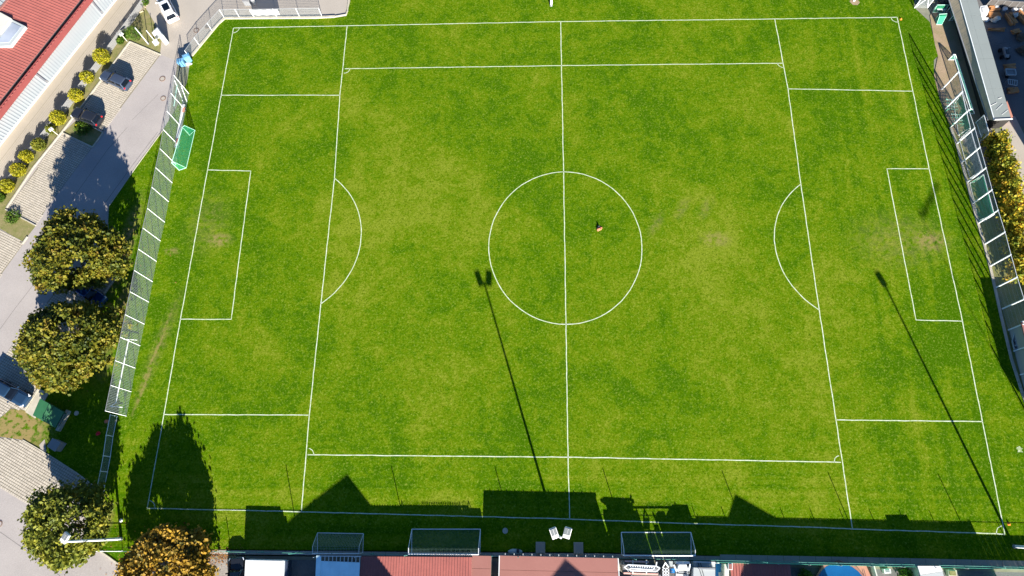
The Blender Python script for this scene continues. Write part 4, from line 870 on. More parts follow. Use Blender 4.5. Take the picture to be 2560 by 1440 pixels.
# ---------------------------------------------------------------- cars
def rrect(lx, ly, r, z, n=5, cx=0.0, taper=0.0):
    out = []
    for qx, qy, a0 in ((1, 1, 0), (-1, 1, 90), (-1, -1, 180), (1, -1, 270)):
        for k in range(n):
            a = math.radians(a0+90*k/(n-1)); x = qx*(lx/2-r)+r*math.cos(a); y = qy*(ly/2-r)+r*math.sin(a)
            out.append((cx+x, y*(1-taper*max(0, x/(lx/2))**2), z))
    return out
def car(label, loc, rz, paint, L=4.2, W=1.78, H=1.48, kind='hatch', sun=None, group='cars parked around the pitch'):
    """Car pointing along +x: shell, greenhouse, roof, pillars, lamps, wheels."""
    t = thing('parked_car', label, 'car', (loc[0], loc[1], 0), rz, group, world=False)
    fr, rr = L/2, -L/2
    cab = dict(hatch=(-L*0.47, L*0.17, -L*0.40, L*0.02), estate=(-L*0.49, L*0.18, -L*0.44, L*0.04))[kind]
    body = MB().rings([rrect(L*0.96, W*0.90, 0.35, 0.20, taper=0.08), rrect(L, W*0.98, 0.42, 0.40, taper=0.10), rrect(L, W, 0.45, 0.62, taper=0.12),
                       rrect(L*0.99, W*0.98, 0.45, 0.78, taper=0.12), rrect(L*0.965, W*0.94, 0.45, 0.89, taper=0.13), rrect(L*0.90, W*0.86, 0.45, 0.95, taper=0.14)])
    b = body.build('body', paint, t, smooth=True)
    MB().obox((L*0.33, 0, 0.955), (L*0.125, 0, -0.02), (0, W*0.30, 0), (0, 0, 0.03)).build('hood', paint, t, bevel=0.03)
    x0, x1, x2, x3 = cab
    def cr(xa, xb, w_, z, r=0.22): return rrect(xb-xa, w_, r, z, cx=(xa+xb)/2)
    MB().rings([cr(x0, x1, W*0.88, 0.93), cr(x0+0.10, x1-0.22, W*0.82, 1.18), cr(x2, x3, W*0.70, H-0.05)]).build('window', 'glass', t, smooth=False)
    rf = MB().rings([cr(x2-0.03, x3+0.03, W*0.73, H-0.06, 0.2), cr(x2, x3, W*0.71, H-0.01, 0.2), cr(x2+0.15, x3-0.15, W*0.55, H+0.02, 0.2)]).build('roof', paint, t, smooth=True)
    if sun: MB().box(((x2+x3)/2+sun[0], 0, H+0.022), (sun[1], W*0.50, 0.02)).build('sunroof', 'glass', rf)
    for s_ in (-1, 1):
        MB().bar((x3, s_*W*0.345, H-0.04), (x1-0.02, s_*W*0.43, 0.95), 0.07).build('pillar', paint, t)
        MB().bar((x2, s_*W*0.345, H-0.04), (x0+0.03, s_*W*0.42, 0.95), 0.16).build('pillar', paint, t)
        MB().bar(((x2+x3)/2, s_*W*0.353, H-0.05), ((x2+x3)/2+0.05, s_*W*0.44, 0.95), 0.08).build('pillar', paint, t)
        MB().obox((x1-0.28, s_*(W*0.5+0.06), 1.0), (0.07, 0, 0), (0, 0.11, 0), (0, 0, 0.07)).build('mirror', paint, t, bevel=0.02)
        MB().obox((fr-0.24, s_*W*0.36, 0.74), (0.14, -s_*0.05, 0), (0.02, 0.16, 0), (0, 0, 0.09)).build('headlight', 'head_light', t, bevel=0.03)
        MB().obox((rr+0.13, s_*W*0.39, 0.86), (0.06, 0, 0), (0, 0.11, 0), (0, 0, 0.12)).build('tail_light', 'tail_light', t, bevel=0.03)
        for xw in (L*0.30, -L*0.30):
            wl_ = MB().tube((xw, s_*(W/2-0.20), 0.32), (xw, s_*(W/2+0.005), 0.32), 0.32, n=16).build('wheel', 'tyre', t)
            MB().tube((xw, s_*(W/2-0.02), 0.32), (xw, s_*(W/2+0.015), 0.32), 0.20, n=12).build('rim', 'rim', wl_)
    MB().obox((rr+0.03, 0, 0.50), (0.06, 0, 0), (0, W*0.44, 0), (0, 0, 0.14)).build('bumper', paint, t, bevel=0.05)
    MB().obox((fr-0.05, 0, 0.45), (0.06, 0, 0), (0, W*0.38, 0), (0, 0, 0.13)).build('bumper', paint, t, bevel=0.05)
    return t
def carp(label, f, r, paint, **k):
    car(label, lerp(f, r, 0.5), ang(r, f), paint, L=max(3.9, dist(f, r)), **k)
carp('white estate car with dark glass roof on the north forecourt', (-58.07, 38.81, 0.70)[:2], (-55.00, 33.70, 0.70)[:2], 'car_white', kind='estate', sun=(0.1, 1.3), W=1.85)
carp('dark blue hatchback with its nose to the yellow shrubs', (-63.44, 24.74, 0.70)[:2], (-59.28, 22.82, 0.70)[:2], 'car_navy', W=1.75)
carp('black hatchback with bright red tail lamps beside the planted island', (-66.17, 18.76, 0.70)[:2], (-62.07, 17.17, 0.70)[:2], 'car_black', W=1.75)
carp('blue car mostly hidden between the two maples', (-56.32, -8.36, 0.70)[:2], (-59.89, -6.25, 0.70)[:2], 'car_blue')
carp('slate blue car with glossy hood beside the green skip', (-62.85, -20.47, 0.70)[:2], (-67.33, -18.43, 0.70)[:2], 'car_slate', kind='estate')
carp('dark car with brown load beside the white box lorry', (-35.59, -36.95, 0.70)[:2], (-35.12, -40.81, 0.70)[:2], 'car_black')
# lorry
lo = thing('box_lorry', 'white box lorry roof beside the south fence', 'lorry', (-32.50, -39.26))
MB().prism([(-34.00, -37.12, 2.30)[:2], (-30.11, -37.14, 2.30)[:2], (-29.67, -42.06, 2.30)[:2], (-33.58, -42.13, 2.30)[:2]], 0.7, 2.3).build('box', 'white', lo, bevel=0.05)
MB().prism([(-30.09, -37.19, 2.10)[:2], (-29.88, -37.19, 2.10)[:2], (-29.45, -42.08, 2.10)[:2], (-29.66, -42.08, 2.10)[:2]], 0.8, 2.12).build('edge_rail', 'white_metal', lo)
MB().prism([(-29.90, -37.24, 1.90)[:2], (-29.60, -37.23, 1.90)[:2], (-29.18, -42.10, 1.90)[:2], (-29.48, -42.11, 1.90)[:2]], 0.6, 1.9).build('cab', 'car_navy', lo)
for p in ((-34.25, -37.37), (-31.52, -37.37), (-33.82, -40.46), (-31.14, -40.42)): MB().tube((p[0]-0.13, p[1]-0.35, 0.42), (p[0]+0.13, p[1]-0.35, 0.42), 0.42, n=14).build('wheel', 'tyre', lo)

# ---------------------------------------------------------------- smaller things
def manhole(label, c, r, m0='manhole', rim=True):
    t = thing('manhole_cover', label, 'manhole cover', c, group='manhole covers')
    MB().disc(c, r*0.72, -0.03, 0.022).build('lid', m0, t)
    if rim: MB().ring(c, r*0.74, r, -0.03, 0.026).build('rim', 'manhole_rim', t)
manhole('ringed manhole on the forecourt below the white car', (-51.78, 32.44), 0.40, 'concrete'); manhole('dark round drain cover by the forecourt kerb', (-50.31, 33.04), 0.32, rim=True)
manhole('ringed manhole on the road below the blue bins', (-55.24, 24.38), 0.42, 'concrete'); manhole('dark ringed manhole nearest the tall net', (-54.56, 21.21), 0.38, 'concrete')
manhole('grey round cover in the shaded grass by the skip', (-57.15, -21.67), 0.38, 'kerb', False); manhole('pale round cover in the shade of the south fence', (-6.75, -33.92), 0.42, 'kerb', False)
manhole('ringed manhole at the left edge of the road', (-63.22, -33.99), 0.36, 'asphalt')
# green skip
sp_ = thing('skip', 'green two lid skip on a concrete pad under the maple', 'skip', (-60.53, -22.02))
q = [(-60.97, -20.19, 1.35)[:2], (-57.76, -21.73, 1.35)[:2], (-58.39, -23.51, 1.35)[:2], (-61.35, -22.13, 1.35)[:2]]
MB().prism([lerp(p, q[(i+2) % 4], 0.06) for i, p in enumerate(q)], 0.05, 1.22).build('body', 'bin_green', sp_)
qm0, qm1 = lerp(q[0], q[1], 0.42), lerp(q[3], q[2], 0.42); qn0, qn1 = lerp(q[0], q[1], 0.56), lerp(q[3], q[2], 0.56)
MB().prism([q[0], qm0, qm1, q[3]], 1.24, 1.30).build('lid', 'bin_green', sp_); MB().prism([qn0, q[1], q[2], qn1], 1.24, 1.31).build('lid', 'bin_lid', sp_)
MB().prism([qm0, qn0, qn1, qm1], 1.24, 1.42).build('ridge', 'bin_lid', sp_)
for a, b in ((q[0], q[3]), (q[1], q[2])): MB().bar((*lerp(a, b, 0.1), 1.0), (*lerp(a, b, 0.9), 1.0), 0.1).build('handle', 'grey_metal', sp_)
cb = thing('concrete_block', 'long pale concrete block beside the green skip', 'block', (-58.59, -22.93)); MB().prism([(-58.14, -21.33, 0.50)[:2], (-57.78, -21.47, 0.50)[:2], (-58.52, -23.81, 0.50)[:2], (-58.88, -23.68, 0.50)[:2]], 0, 0.5).build('block', 'kerb', cb, bevel=0.02)
ub = thing('utility_box', 'pale grey utility box in the tree shade below the skip', 'box', (-58.76, -25.66)); q = [(-58.57, -24.65, 1.10)[:2], (-57.43, -25.13, 1.10)[:2], (-57.94, -26.16, 1.10)[:2], (-59.00, -25.59, 1.10)[:2]]
MB().prism([lerp(p, q[(i+2) % 4], 0.05) for i, p in enumerate(q)], 0, 1.02).build('body', 'slat', ub); MB().prism(q, 1.04, 1.12).build('lid', 'slat', ub, bevel=0.02)
# bundle of bibs at the centre circle: a low heap of folded cloth
def heap(name, label, cat, c, r, h, m, n=9, seed=1):
    R_ = random.Random(seed); t = thing(name, label, cat, c)
    for k in range(n):
        a = R_.uniform(0, 2*PI); d = R_.uniform(0, r*0.55); z = h*(0.15+0.7*k/n); w_ = r*R_.uniform(0.45, 0.8)
        mb = MB(); ring = []
        for zz, f in ((-0.05, 0.8), (0.0, 1.0), (0.05, 0.7)):
            ring.append([(c[0]+math.cos(a)*d*(1-k/n)+math.cos(b)*w_*f*(1-0.45*k/n)*(1+0.25*math.sin(3*b+k)), c[1]+math.sin(a)*d*(1-k/n)+math.sin(b)*w_*0.8*f*(1-0.45*k/n), z+zz*h*2+0.03*math.sin(2*b+k)) for b in np.arange(14)*2*PI/14])
        mb.rings(ring).build('cloth_fold', m, t, smooth=True)
    return t
hp_ = heap('cloth_heap', 'peach coloured cloth heap lying inside the centre circle', 'cloth', (4.34, 1.60), 0.42, 0.34, 'peach_cloth', 8)
MB().tube((*np.array((4.35, 1.70))+(-0.05, 0.28), 0), (*np.array((4.35, 1.70))+(0.0, 0.22), 0.30), 0.18, 0.08, n=10).build('shadow_lump', 'dark_metal', hp_)  # dark lump shaped to stand for the heap's short cast shadow
heap('cloth_heap', 'bright red cloth lying in the tree shade by the low fence', 'cloth', (-54.02, -24.03), 0.38, 0.3, 'red_cloth', 7, 3)
heap('cloth_heap', 'small red and white bundle hanging at the low fence corner', 'cloth', (-53.29, -22.56), 0.3, 0.5, 'peach_cloth', 6, 5)
def ball(label, c, r, m):
    me = bpy.data.meshes.new('ball'); bm = bmesh.new(); bmesh.ops.create_icosphere(bm, subdivisions=3, radius=r); bm.to_mesh(me); bm.free()
    me.polygons.foreach_set('use_smooth', [True]*len(me.polygons)); me.materials.append(M[m])
    o = bpy.data.objects.new('ball', me); COL.objects.link(o); o.location = (c[0], c[1], r); tag(o, label, 'ball'); return o
ball('white ball on the grass at the edge of the tree shadow', (-49.34, -33.43), 0.19, 'white')
def cone(label, c):
    t = thing('marker_cone', label, 'cone', c, group='orange markers')
    MB().rings([[(c[0]+r*math.cos(a), c[1]+r*math.sin(a), z) for a in np.arange(16)*2*PI/16] for r, z in ((0.16, 0.0), (0.16, 0.03), (0.11, 0.05), (0.04, 0.22))]).build('cone', 'orange', t)
    MB().box((c[0], c[1], 0.012), (0.30, 0.30, 0.024)).build('foot', 'orange', t)
cone('orange marker cone outside the north east corner', (46.46, 32.91)); cone('orange marker cone outside the south east corner', (46.85, -32.50))
ls = structure('lime_patch', MB().sheet([(49.43, -24.48), (49.76, -24.35), (49.85, -24.52), (50.05, -24.60), (49.87, -24.82), (49.99, -25.03), (49.62, -25.00), (49.39, -25.04), (49.49, -24.78), (49.31, -24.66)], 0.010), 'lime')
for lab, c in (('square grey slab left of the central floodlight', (-2.93, -35.57)), ('square grey slab right of the central floodlight', (1.14, -35.55))):
    t = thing('concrete_slab', lab, 'slab', c, group='concrete slabs by the south fence')
    MB().box((c[0], c[1], 0.12), (1.0, 1.15, 0.24)).build('slab', 'kerb', t, bevel=0.02); MB().box((c[0], c[1], 0.25), (0.84, 0.98, 0.03)).build('lid', 'concrete', t)
sk_ = thing('sack', 'pale folded sack against the south fence', 'sack', (-5.64, -35.98))
MB().rings([[((-5.64, -36.02)[0]+rx*math.cos(a), (-5.64, -36.02)[1]+ry*math.sin(a), z) for a in np.arange(14)*2*PI/14] for rx, ry, z in ((0.75, 0.28, 0), (0.8, 0.3, 0.12), (0.6, 0.22, 0.25), (0.2, 0.08, 0.3))]).build('sack', 'white_roof', sk_, smooth=True)
MB().box(((-5.34, -35.93)[0], (-5.34, -35.93)[1], 0.3), (0.3, 0.4, 0.12)).build('dark_flap', 'dark_metal', sk_)
# banners
bn = thing('banner', 'blank white banner hung on the forecourt fence', 'banner', (-41.91, 34.58))
bq = [(-43.83, 34.61), (-39.84, 34.62)]
MB().add([(*bq[0], 0.35), (*bq[1], 0.35), (*lerp(bq[0], bq[1], 1.0), 1.5), (*bq[0], 1.5)], [(0, 1, 2, 3)]) 
bmb = MB(); nb_ = 16
for k in range(nb_):
    p, q2 = lerp(bq[0], bq[1], k/nb_), lerp(bq[0], bq[1], (k+1)/nb_); o0, o1 = 0.03*math.sin(k*1.3)-0.07, 0.03*math.sin((k+1)*1.3)-0.07
    bmb.add([(p[0], p[1]+o0, 0.42), (q2[0], q2[1]+o1, 0.42), (q2[0], q2[1]+o1-0.02, 1.52), (p[0], p[1]+o0-0.02, 1.52)], [(0, 1, 2, 3)])
bs = bmb.build('sheet', 'mesh_banner', bn, smooth=True); sm_ = bs.modifiers.new('thickness', 'SOLIDIFY'); sm_.thickness = 0.006
for p in bq: MB().tube((*p, 1.54), (p[0]+0.05, p[1], 1.62), 0.012, n=5).build('tie', 'white', bn)
ab = thing('advertising_board', 'long white advertising board leaning inside the tall net', 'board', (-51.41, 16.53))
MB().add([(-51.55, 13.45, 0.05), (-51.05, 13.39, 0.05), (-51.17, 20.13, 0.05), (-51.62, 20.19, 0.05), (-51.20, 13.16, 0.75), (-50.91, 13.04, 0.75), (-50.92, 19.72, 0.75), (-51.31, 19.78, 0.75)], [(3, 2, 1, 0), (4, 5, 6, 7), (0, 1, 5, 4), (1, 2, 6, 5), (2, 3, 7, 6), (3, 0, 4, 7)]).build('board', 'white', ab)
for p in ((-50.96, 14.09, 0.80), (-50.91, 18.87, 0.80)): MB().box((p[0], p[1], 0.77), (0.3, 0.75, 0.02), ang((-51.58, 13.48), (-51.65, 20.23))-PI/2).build('red_print', 'terracotta', ab)
# door mat, utility box and bollard at the top of the forecourt
bd = thing('bin', 'grey green tapered bin beside the white banner', 'bin', (-43.92, 36.57)); MB().rings([[((-43.97, 36.93)[0]+r*math.cos(a), (-43.97, 36.93)[1]+r*math.sin(a), z) for a in np.arange(12)*2*PI/12] for r, z in ((0.22, 0), (0.34, 1.0), (0.3, 1.05))]).build('body', 'grey_metal', bd); MB().disc((-43.97, 36.93), 0.25, 1.05, 1.09).build('lid', 'dark_metal', bd)
gb = thing('cabinet', 'grey cabinet cut by the top edge of the forecourt', 'cabinet', (-45.47, 37.66)); MB().prism([(-45.48, 37.42, 0.90)[:2], (-44.55, 37.41, 0.90)[:2], (-44.44, 36.63, 0.90)[:2], (-45.36, 36.65, 0.90)[:2]], 0, 0.9).build('body', 'grey_metal', gb); MB().prism([(-45.52, 37.45, 0.95)[:2], (-44.47, 37.43, 0.95)[:2], (-44.34, 36.52, 0.95)[:2], (-45.39, 36.53, 0.95)[:2]], 0.91, 0.96).build('lid', 'slat', gb)
# blue lidded bins by the net corner
for lab, c, rz in (('blue covered bin against the kerb corner', (-51.90, 27.30), 0.5), ('second blue covered bin nearer the road', (-52.63, 26.58), 0.2)):
    t = thing('wheeled_bin', lab, 'bin', c, rz, 'blue bins at the net corner', world=False)
    MB().rings([rrect(0.75, 0.65, 0.1, 0.08), rrect(0.9, 0.8, 0.1, 1.0)]).build('body', 'tarp_blue', t)
    MB().rings([rrect(0.96, 0.86, 0.12, 1.01), rrect(0.96, 0.86, 0.12, 1.06), rrect(0.6, 0.5, 0.1, 1.14)]).build('lid', 'tarp_blue', t, smooth=False)
    for s_ in (-1, 1): MB().tube((-0.36, s_*0.30, 0.1), (-0.36, s_*0.37, 0.1), 0.1, n=10).build('wheel', 'tyre', t)
    MB().bar((-0.5, -0.3, 0.98), (-0.5, 0.3, 0.98), 0.04).build('handle', 'dark_metal', t)
sb = thing('sandbag', 'white sandbag at the foot of the net corner post', 'sandbag', (-51.91, 26.71)); MB().rings([[((-51.92, 26.77)[0]+rx*math.cos(a), (-51.92, 26.77)[1]+ry*math.sin(a), z) for a in np.arange(14)*2*PI/14] for rx, ry, z in ((0.5, 0.2, 0), (0.55, 0.24, 0.1), (0.35, 0.14, 0.2))]).build('sack', 'white', sb, smooth=True)
# white container, flagpoles and lamps in the planting strip
cn = thing('container', 'pale metal container with rounded top by the flagpoles', 'container', (-57.10, 31.42))
q = [(-56.94, 31.20, 1.60)[:2], (-56.49, 31.87, 1.60)[:2], (-55.31, 30.37, 1.60)[:2], (-55.73, 29.90, 1.60)[:2]]
MB().prism(q, 0, 1.6).build('body', 'white_roof', cn, bevel=0.05); MB().prism([lerp(p, q[(i+2) % 4], 0.12) for i, p in enumerate(q)], 1.61, 1.68).build('lid', 'white', cn, bevel=0.03)
MB().prism([(-57.58, 31.38, 0.90)[:2], (-57.31, 31.78, 0.90)[:2], (-56.92, 31.23, 0.90)[:2], (-57.22, 30.96, 0.90)[:2]], 0, 0.9).build('side_box', 'white', cn)
cs = thing('sign_board', 'small white board on a stub post below the container', 'sign', (-57.08, 30.39)); MB().obox((-56.64, 29.66, 1.00), (0.28, 0.22, 0.05), (-0.25, 0.3, 0.05), (0, 0, 0.05)).build('board', 'white', cs, bevel=0.01); MB().tube((*(-56.90, 30.05), 0), (-56.58, 29.61, 0.98), 0.07).build('post', 'white_metal', cs)
fp = 'white poles in the north planting strip'
def pole(label, b, tip, r=0.05):
    t = thing('flagpole', label, 'pole', b, group=fp); MB().tube((b[0], b[1], 0), (b[0], b[1], tip), r, r*0.7, n=8).build('shaft', 'white_metal', t); MB().tube((b[0], b[1], 0), (b[0], b[1], 0.15), r*2).build('foot', 'grey_metal', t); MB().disc(b, r*1.3, tip, tip+0.06, 8).build('cap', 'white', t)
pole('long white flagpole leaning over the conifer', (-58.32, 30.21), 3.3, 0.06); pole('shorter white pole beside the pale container', (-57.70, 30.95), 1.85, 0.05)
for lab, b in (('street lamp with a square head beside the flagpole', (-61.48, 30.72)), ('street lamp with a square head above the planted island', (-67.96, 15.54))):
    t = thing('street_lamp', lab, 'lamp', b, group='street lamps along the slatted fence')
    MB().tube((*b, 0), (*b, 1.4), 0.05, n=8).build('pole', 'offwhite', t); h_ = MB().box((b[0], b[1], 1.5), (0.55, 0.42, 0.16), 0.8).build('lamp_head', 'white', t, bevel=0.03); MB().box((b[0], b[1], 1.59), (0.25, 0.1, 0.02), 0.8).build('badge', 'grey_metal', h_)
pb = thing('pallet', 'pair of wooden pallets at the top of the planting strip', 'pallet', (-60.55, 36.13))
for k, (c, rz) in enumerate((((-60.70, 35.99), 0.5), ((-60.30, 36.69), -0.4))):
    for j in range(5): MB().box((c[0]+(j-2)*0.2*math.cos(rz), c[1]+(j-2)*0.2*math.sin(rz), 0.16), (0.13, 0.9, 0.03), rz).build('plank', 'wood', pb)
    for j in (-1, 0, 1): MB().box((c[0]-math.sin(rz)*0.38*j, c[1]+math.cos(rz)*0.38*j, 0.08), (0.95, 0.1, 0.12), rz).build('bearer', 'wood', pb)

# ---------------------------------------------------------------- machinery yard, pool and timber yard
gw = thing('gangway', 'white ladder framed gangway on pink beams in the machinery yard', 'gangway', (7.83, -37.64))
def B(p, q, w, m, n, par): return MB().bar(p, q, w).build(n, m, par)
B((5.75, -36.66, 2.50), (8.20, -36.70, 2.50), 0.14, 'pink_steel', 'beam', gw); B((5.60, -37.82, 2.30), (9.11, -37.88, 2.30), 0.16, 'pink_steel', 'beam', gw)
for a, b in (((6.03, -36.99, 2.75), (5.61, -37.26, 2.75)), ((6.03, -36.99, 2.75), (8.88, -37.09, 2.75)), ((8.88, -37.09, 2.75), (9.27, -37.24, 2.75)), ((6.30, -37.32, 2.75), (8.53, -37.44, 2.75)), ((6.30, -37.32, 2.75), (6.00, -37.59, 2.75)), ((6.21, -37.55, 2.75), (8.85, -37.59, 2.75)), ((9.27, -37.24, 2.75), (8.89, -37.59, 2.75)), ((5.69, -37.26, 2.75), (6.13, -37.55, 2.75)), ((8.88, -37.06, 2.75), (8.98, -36.67, 2.75))):
    B(a, b, 0.10, 'white_metal', 'side_rail', gw)
for k in range(11):
    B(lerp((6.28, -37.06, 2.70), (8.72, -37.16, 2.70), k/10), lerp((6.35, -37.35, 2.70), (8.62, -37.44, 2.70), k/10), 0.10, 'white_metal', 'rung', gw)
MB().prism([(5.97, -36.92, 2.60)[:2], (8.91, -36.99, 2.60)[:2], (8.96, -37.56, 2.60)[:2], (6.11, -37.53, 2.60)[:2]], 2.45, 2.58).build('deck', 'grey_metal', gw)
for a, b in (((6.57, -36.53, 2.55), (6.52, -37.83, 2.45)), ((7.96, -36.51, 2.55), (7.91, -37.81, 2.45))): B(a, b, 0.12, 'offwhite', 'cross_beam', gw)
MB().prism([(5.51, -37.02, 2.30)[:2], (9.28, -37.08, 2.30)[:2], (9.23, -37.88, 2.30)[:2], (5.56, -37.86, 2.30)[:2]], 0.0, 2.28).build('shade_block', 'dull_grey', gw)  # solid block added under the deck to shade the ground behind the goal
for p in ((6.20, -37.15), (9.24, -37.26), (6.42, -38.01), (9.29, -37.97)): MB().tube((*p, 0), (*p, 2.5), 0.06).build('leg', 'grey_metal', gw)
dp = thing('scrap_pile', 'pale bent frames piled at the shed end', 'pile', (5.53, -37.16))
for k in range(9): MB().bar(((5.53, -37.16)[0]+random.uniform(-.3, .3), (5.53, -37.16)[1]+random.uniform(-.5, .4), 0.8+0.1*k), ((5.53, -37.16)[0]+random.uniform(-.3, .3), (5.53, -37.16)[1]+random.uniform(-.6, .5), 0.9+0.1*k), 0.10).build('bar', 'offwhite', dp)
MB().prism([(5.14, -36.98, 1.20)[:2], (5.44, -36.97, 1.20)[:2], (5.41, -37.67, 1.20)[:2], (5.12, -37.68, 1.20)[:2]], 0, 1.15).build('solid_box', 'offwhite', dp)
rk = thing('ladder_rack', 'white ladder like rack between gangway and winch', 'rack', (10.27, -37.60))
for a, b in (((9.69, -37.28, 2.00), (9.67, -38.27, 2.00)), ((9.98, -37.28, 2.00), (9.96, -38.27, 2.00)), ((10.26, -37.27, 2.00), (10.24, -38.27, 2.00))): B(a, b, 0.09, 'white_metal', 'upright', rk)
for k in range(4): B(lerp((9.64, -37.32, 2.00), (9.59, -38.24, 2.00), k/3), lerp((10.30, -37.31, 2.00), (10.25, -38.23, 2.00), k/3), 0.09, 'white_metal', 'rung', rk)
B((9.69, -37.24, 2.00), (9.97, -36.73, 2.20), 0.09, 'white_metal', 'brace', rk); B((10.27, -37.20, 2.00), (9.93, -36.73, 2.20), 0.09, 'white_metal', 'brace', rk)
MB().prism([(9.72, -37.47, 1.50)[:2], (10.43, -37.46, 1.50)[:2], (10.42, -38.30, 1.50)[:2], (9.72, -38.31, 1.50)[:2]], 0, 1.6).build('solid_box', 'dull_grey', rk)  # box added inside the rack so that it casts a fuller shadow
for p in ((10.02, -37.60), (10.65, -37.59)): MB().tube((*p, 0), (*p, 2.0), 0.05).build('leg', 'grey_metal', rk)
wn_ = thing('machine', 'white machine with splayed arms and a blue drum', 'machine', (12.04, -37.57))
MB().prism([(11.36, -36.86, 2.20)[:2], (12.09, -36.85, 2.20)[:2], (12.13, -37.46, 2.20)[:2], (11.19, -37.48, 2.20)[:2]], 0.3, 2.2).build('hood', 'white', wn_, bevel=0.06)
MB().prism([(11.12, -36.66, 1.80)[:2], (12.52, -36.64, 1.80)[:2], (12.50, -36.87, 1.80)[:2], (11.10, -36.89, 1.80)[:2]], 0.2, 1.9).build('cross_frame', 'white_metal', wn_, bevel=0.04)
for a, b in (((10.80, -36.95, 2.10), (11.15, -37.79, 2.10)), ((12.52, -36.85, 2.10), (12.17, -37.77, 2.10)), ((11.41, -36.94, 2.10), (11.07, -37.79, 2.10)), ((12.03, -36.93, 2.10), (12.26, -37.77, 2.10))): B(a, b, 0.16, 'white_metal', 'arm', wn_)
MB().prism([(11.10, -37.87, 1.50)[:2], (12.42, -37.85, 1.50)[:2], (12.35, -38.80, 1.50)[:2], (11.04, -38.82, 1.50)[:2]], 0.6, 1.5).build('base', 'white', wn_)
MB().prism([(11.39, -37.59, 1.60)[:2], (12.25, -37.58, 1.60)[:2], (12.24, -37.77, 1.60)[:2], (11.37, -37.78, 1.60)[:2]], 0.8, 1.6).build('panel', 'grey_metal', wn_)
MB().tube((10.84, -37.36, 1.10), (10.85, -37.79, 1.10), 0.30, n=14).build('drum', 'blue_plastic', wn_)
MB().prism([(10.43, -36.65, 1.50)[:2], (10.85, -36.64, 1.50)[:2], (10.81, -37.18, 1.50)[:2], (10.40, -37.19, 1.50)[:2]], 0, 1.5).build('cabinet', 'white_roof', wn_)
for p in ((11.51, -37.38), (12.77, -37.36)): MB().tube((p[0]-.1, p[1], 0.35), (p[0]+.1, p[1], 0.35), 0.35, n=12).build('wheel', 'tyre', wn_)
ct = thing('container', 'white panelled site container with two dark straps', 'container', (14.56, -37.53))
MB().prism([(12.75, -37.17, 2.45)[:2], (14.94, -37.25, 2.45)[:2], (14.70, -40.17, 2.45)[:2], (12.45, -40.21, 2.45)[:2]], 0, 2.45).build('body', 'white_roof', ct)
MB().prism([(12.97, -36.68, 1.60)[:2], (15.19, -36.72, 1.60)[:2], (15.16, -37.15, 1.60)[:2], (12.94, -37.14, 1.60)[:2]], 0.3, 1.6).build('front_box', 'white_roof', ct)
B((12.91, -36.64, 1.72), (15.57, -36.71, 1.72), 0.14, 'white', 'edge_bar', ct); B((13.22, -37.23, 2.51), (14.92, -37.24, 2.51), 0.16, 'grey_metal', 'edge_bar', ct)
for a, b, c, d in (((13.37, -36.63, 1.68), (13.50, -37.13, 1.68), (13.34, -37.35, 2.49), (13.59, -38.32, 2.49)), ((13.62, -36.63, 1.68), (13.74, -37.13, 1.68), (13.58, -37.34, 2.49), (13.83, -38.32, 2.49))): B(a, b, 0.05, 'dark_metal', 'strap', ct); B(c, d, 0.05, 'dark_metal', 'strap', ct)
wt = thing('step_box', 'stack of pale boxes at the blue gap beside the red roof', 'boxes', (16.18, -37.70))
for p in ((16.24, -37.43), (15.95, -37.94), (16.32, -37.97)): MB().box((*p, 0.45), (0.42, 0.5, 0.9)).build('box', 'white_roof', wt, bevel=0.03)
bt = thing('tarpaulin', 'deep blue tarpaulin in the gap beside the container', 'tarpaulin', (15.90, -37.51)); MB().prism([(15.56, -36.83, 0.40)[:2], (16.48, -36.85, 0.40)[:2], (16.10, -40.36, 0.40)[:2], (15.27, -40.38, 0.40)[:2]], 0, 0.4).build('sheet', 'blue_plastic', bt, bevel=0.05)
# pool
pl = thing('pool', 'round blue pool on a terracotta terrace', 'pool', (28.59, -38.28))
deck = MB().prism([(26.48, -36.86, 0.30)[:2], (31.68, -36.82, 0.30)[:2], (31.55, -40.87, 0.30)[:2], (25.25, -40.97, 0.30)[:2]], 0, 0.30).build('deck', 'terracotta', pl)
o = (28.32, -39.33, 0.40)[:2]; R0 = 3.0
MB().prism([(o[0]+R0*math.cos(a), o[1]+R0*math.sin(a)) for a in np.arange(10)*2*PI/10+0.3], 0.31, 0.40).build('coping', 'pale_red_roof', pl)
MB().prism([(o[0]+(R0-0.3)*math.cos(a), o[1]+(R0-0.3)*math.sin(a)) for a in np.arange(24)*2*PI/24], 0.39, 0.415).build('water', 'pool_blue', pl)
for a, b in (((30.42, -37.11, 0.90), (30.52, -37.80, 0.90)), ((30.59, -37.11, 0.90), (30.69, -37.80, 0.90))): MB().tube(a, b, 0.03, n=6).build('ladder_rail', 'dark_metal', pl)
MB().bar((31.54, -36.75, 0.80), (31.86, -38.93, 0.80), 0.12, 0.9).build('edge_wall', 'offwhite', pl)
ac = thing('vent_unit', 'small white vent unit in the dark yard by the pool', 'vent', (33.41, -37.43)); q = [(32.80, -37.13, 0.60)[:2], (33.50, -37.08, 0.60)[:2], (33.52, -37.51, 0.60)[:2], (32.82, -37.55, 0.60)[:2]]
MB().prism(q, 0, 0.55).build('housing', 'white', ac, bevel=0.02); MB().prism([lerp(p, q[(i+2) % 4], 0.2) for i, p in enumerate(q)], 0.55, 0.58).build('grille', 'grey_metal', ac)
shrub('dark shrub in the gap between pool and white shed', (34.95, -37.80), 0.8, 1.2, 'leaf_bush', 500, 0.16, name='yard_shrub'); shrub('dark shrub in the gap left of the terracotta terrace', (24.71, -37.96), 0.8, 1.0, 'leaf_bush', 400, 0.16, name='yard_shrub')
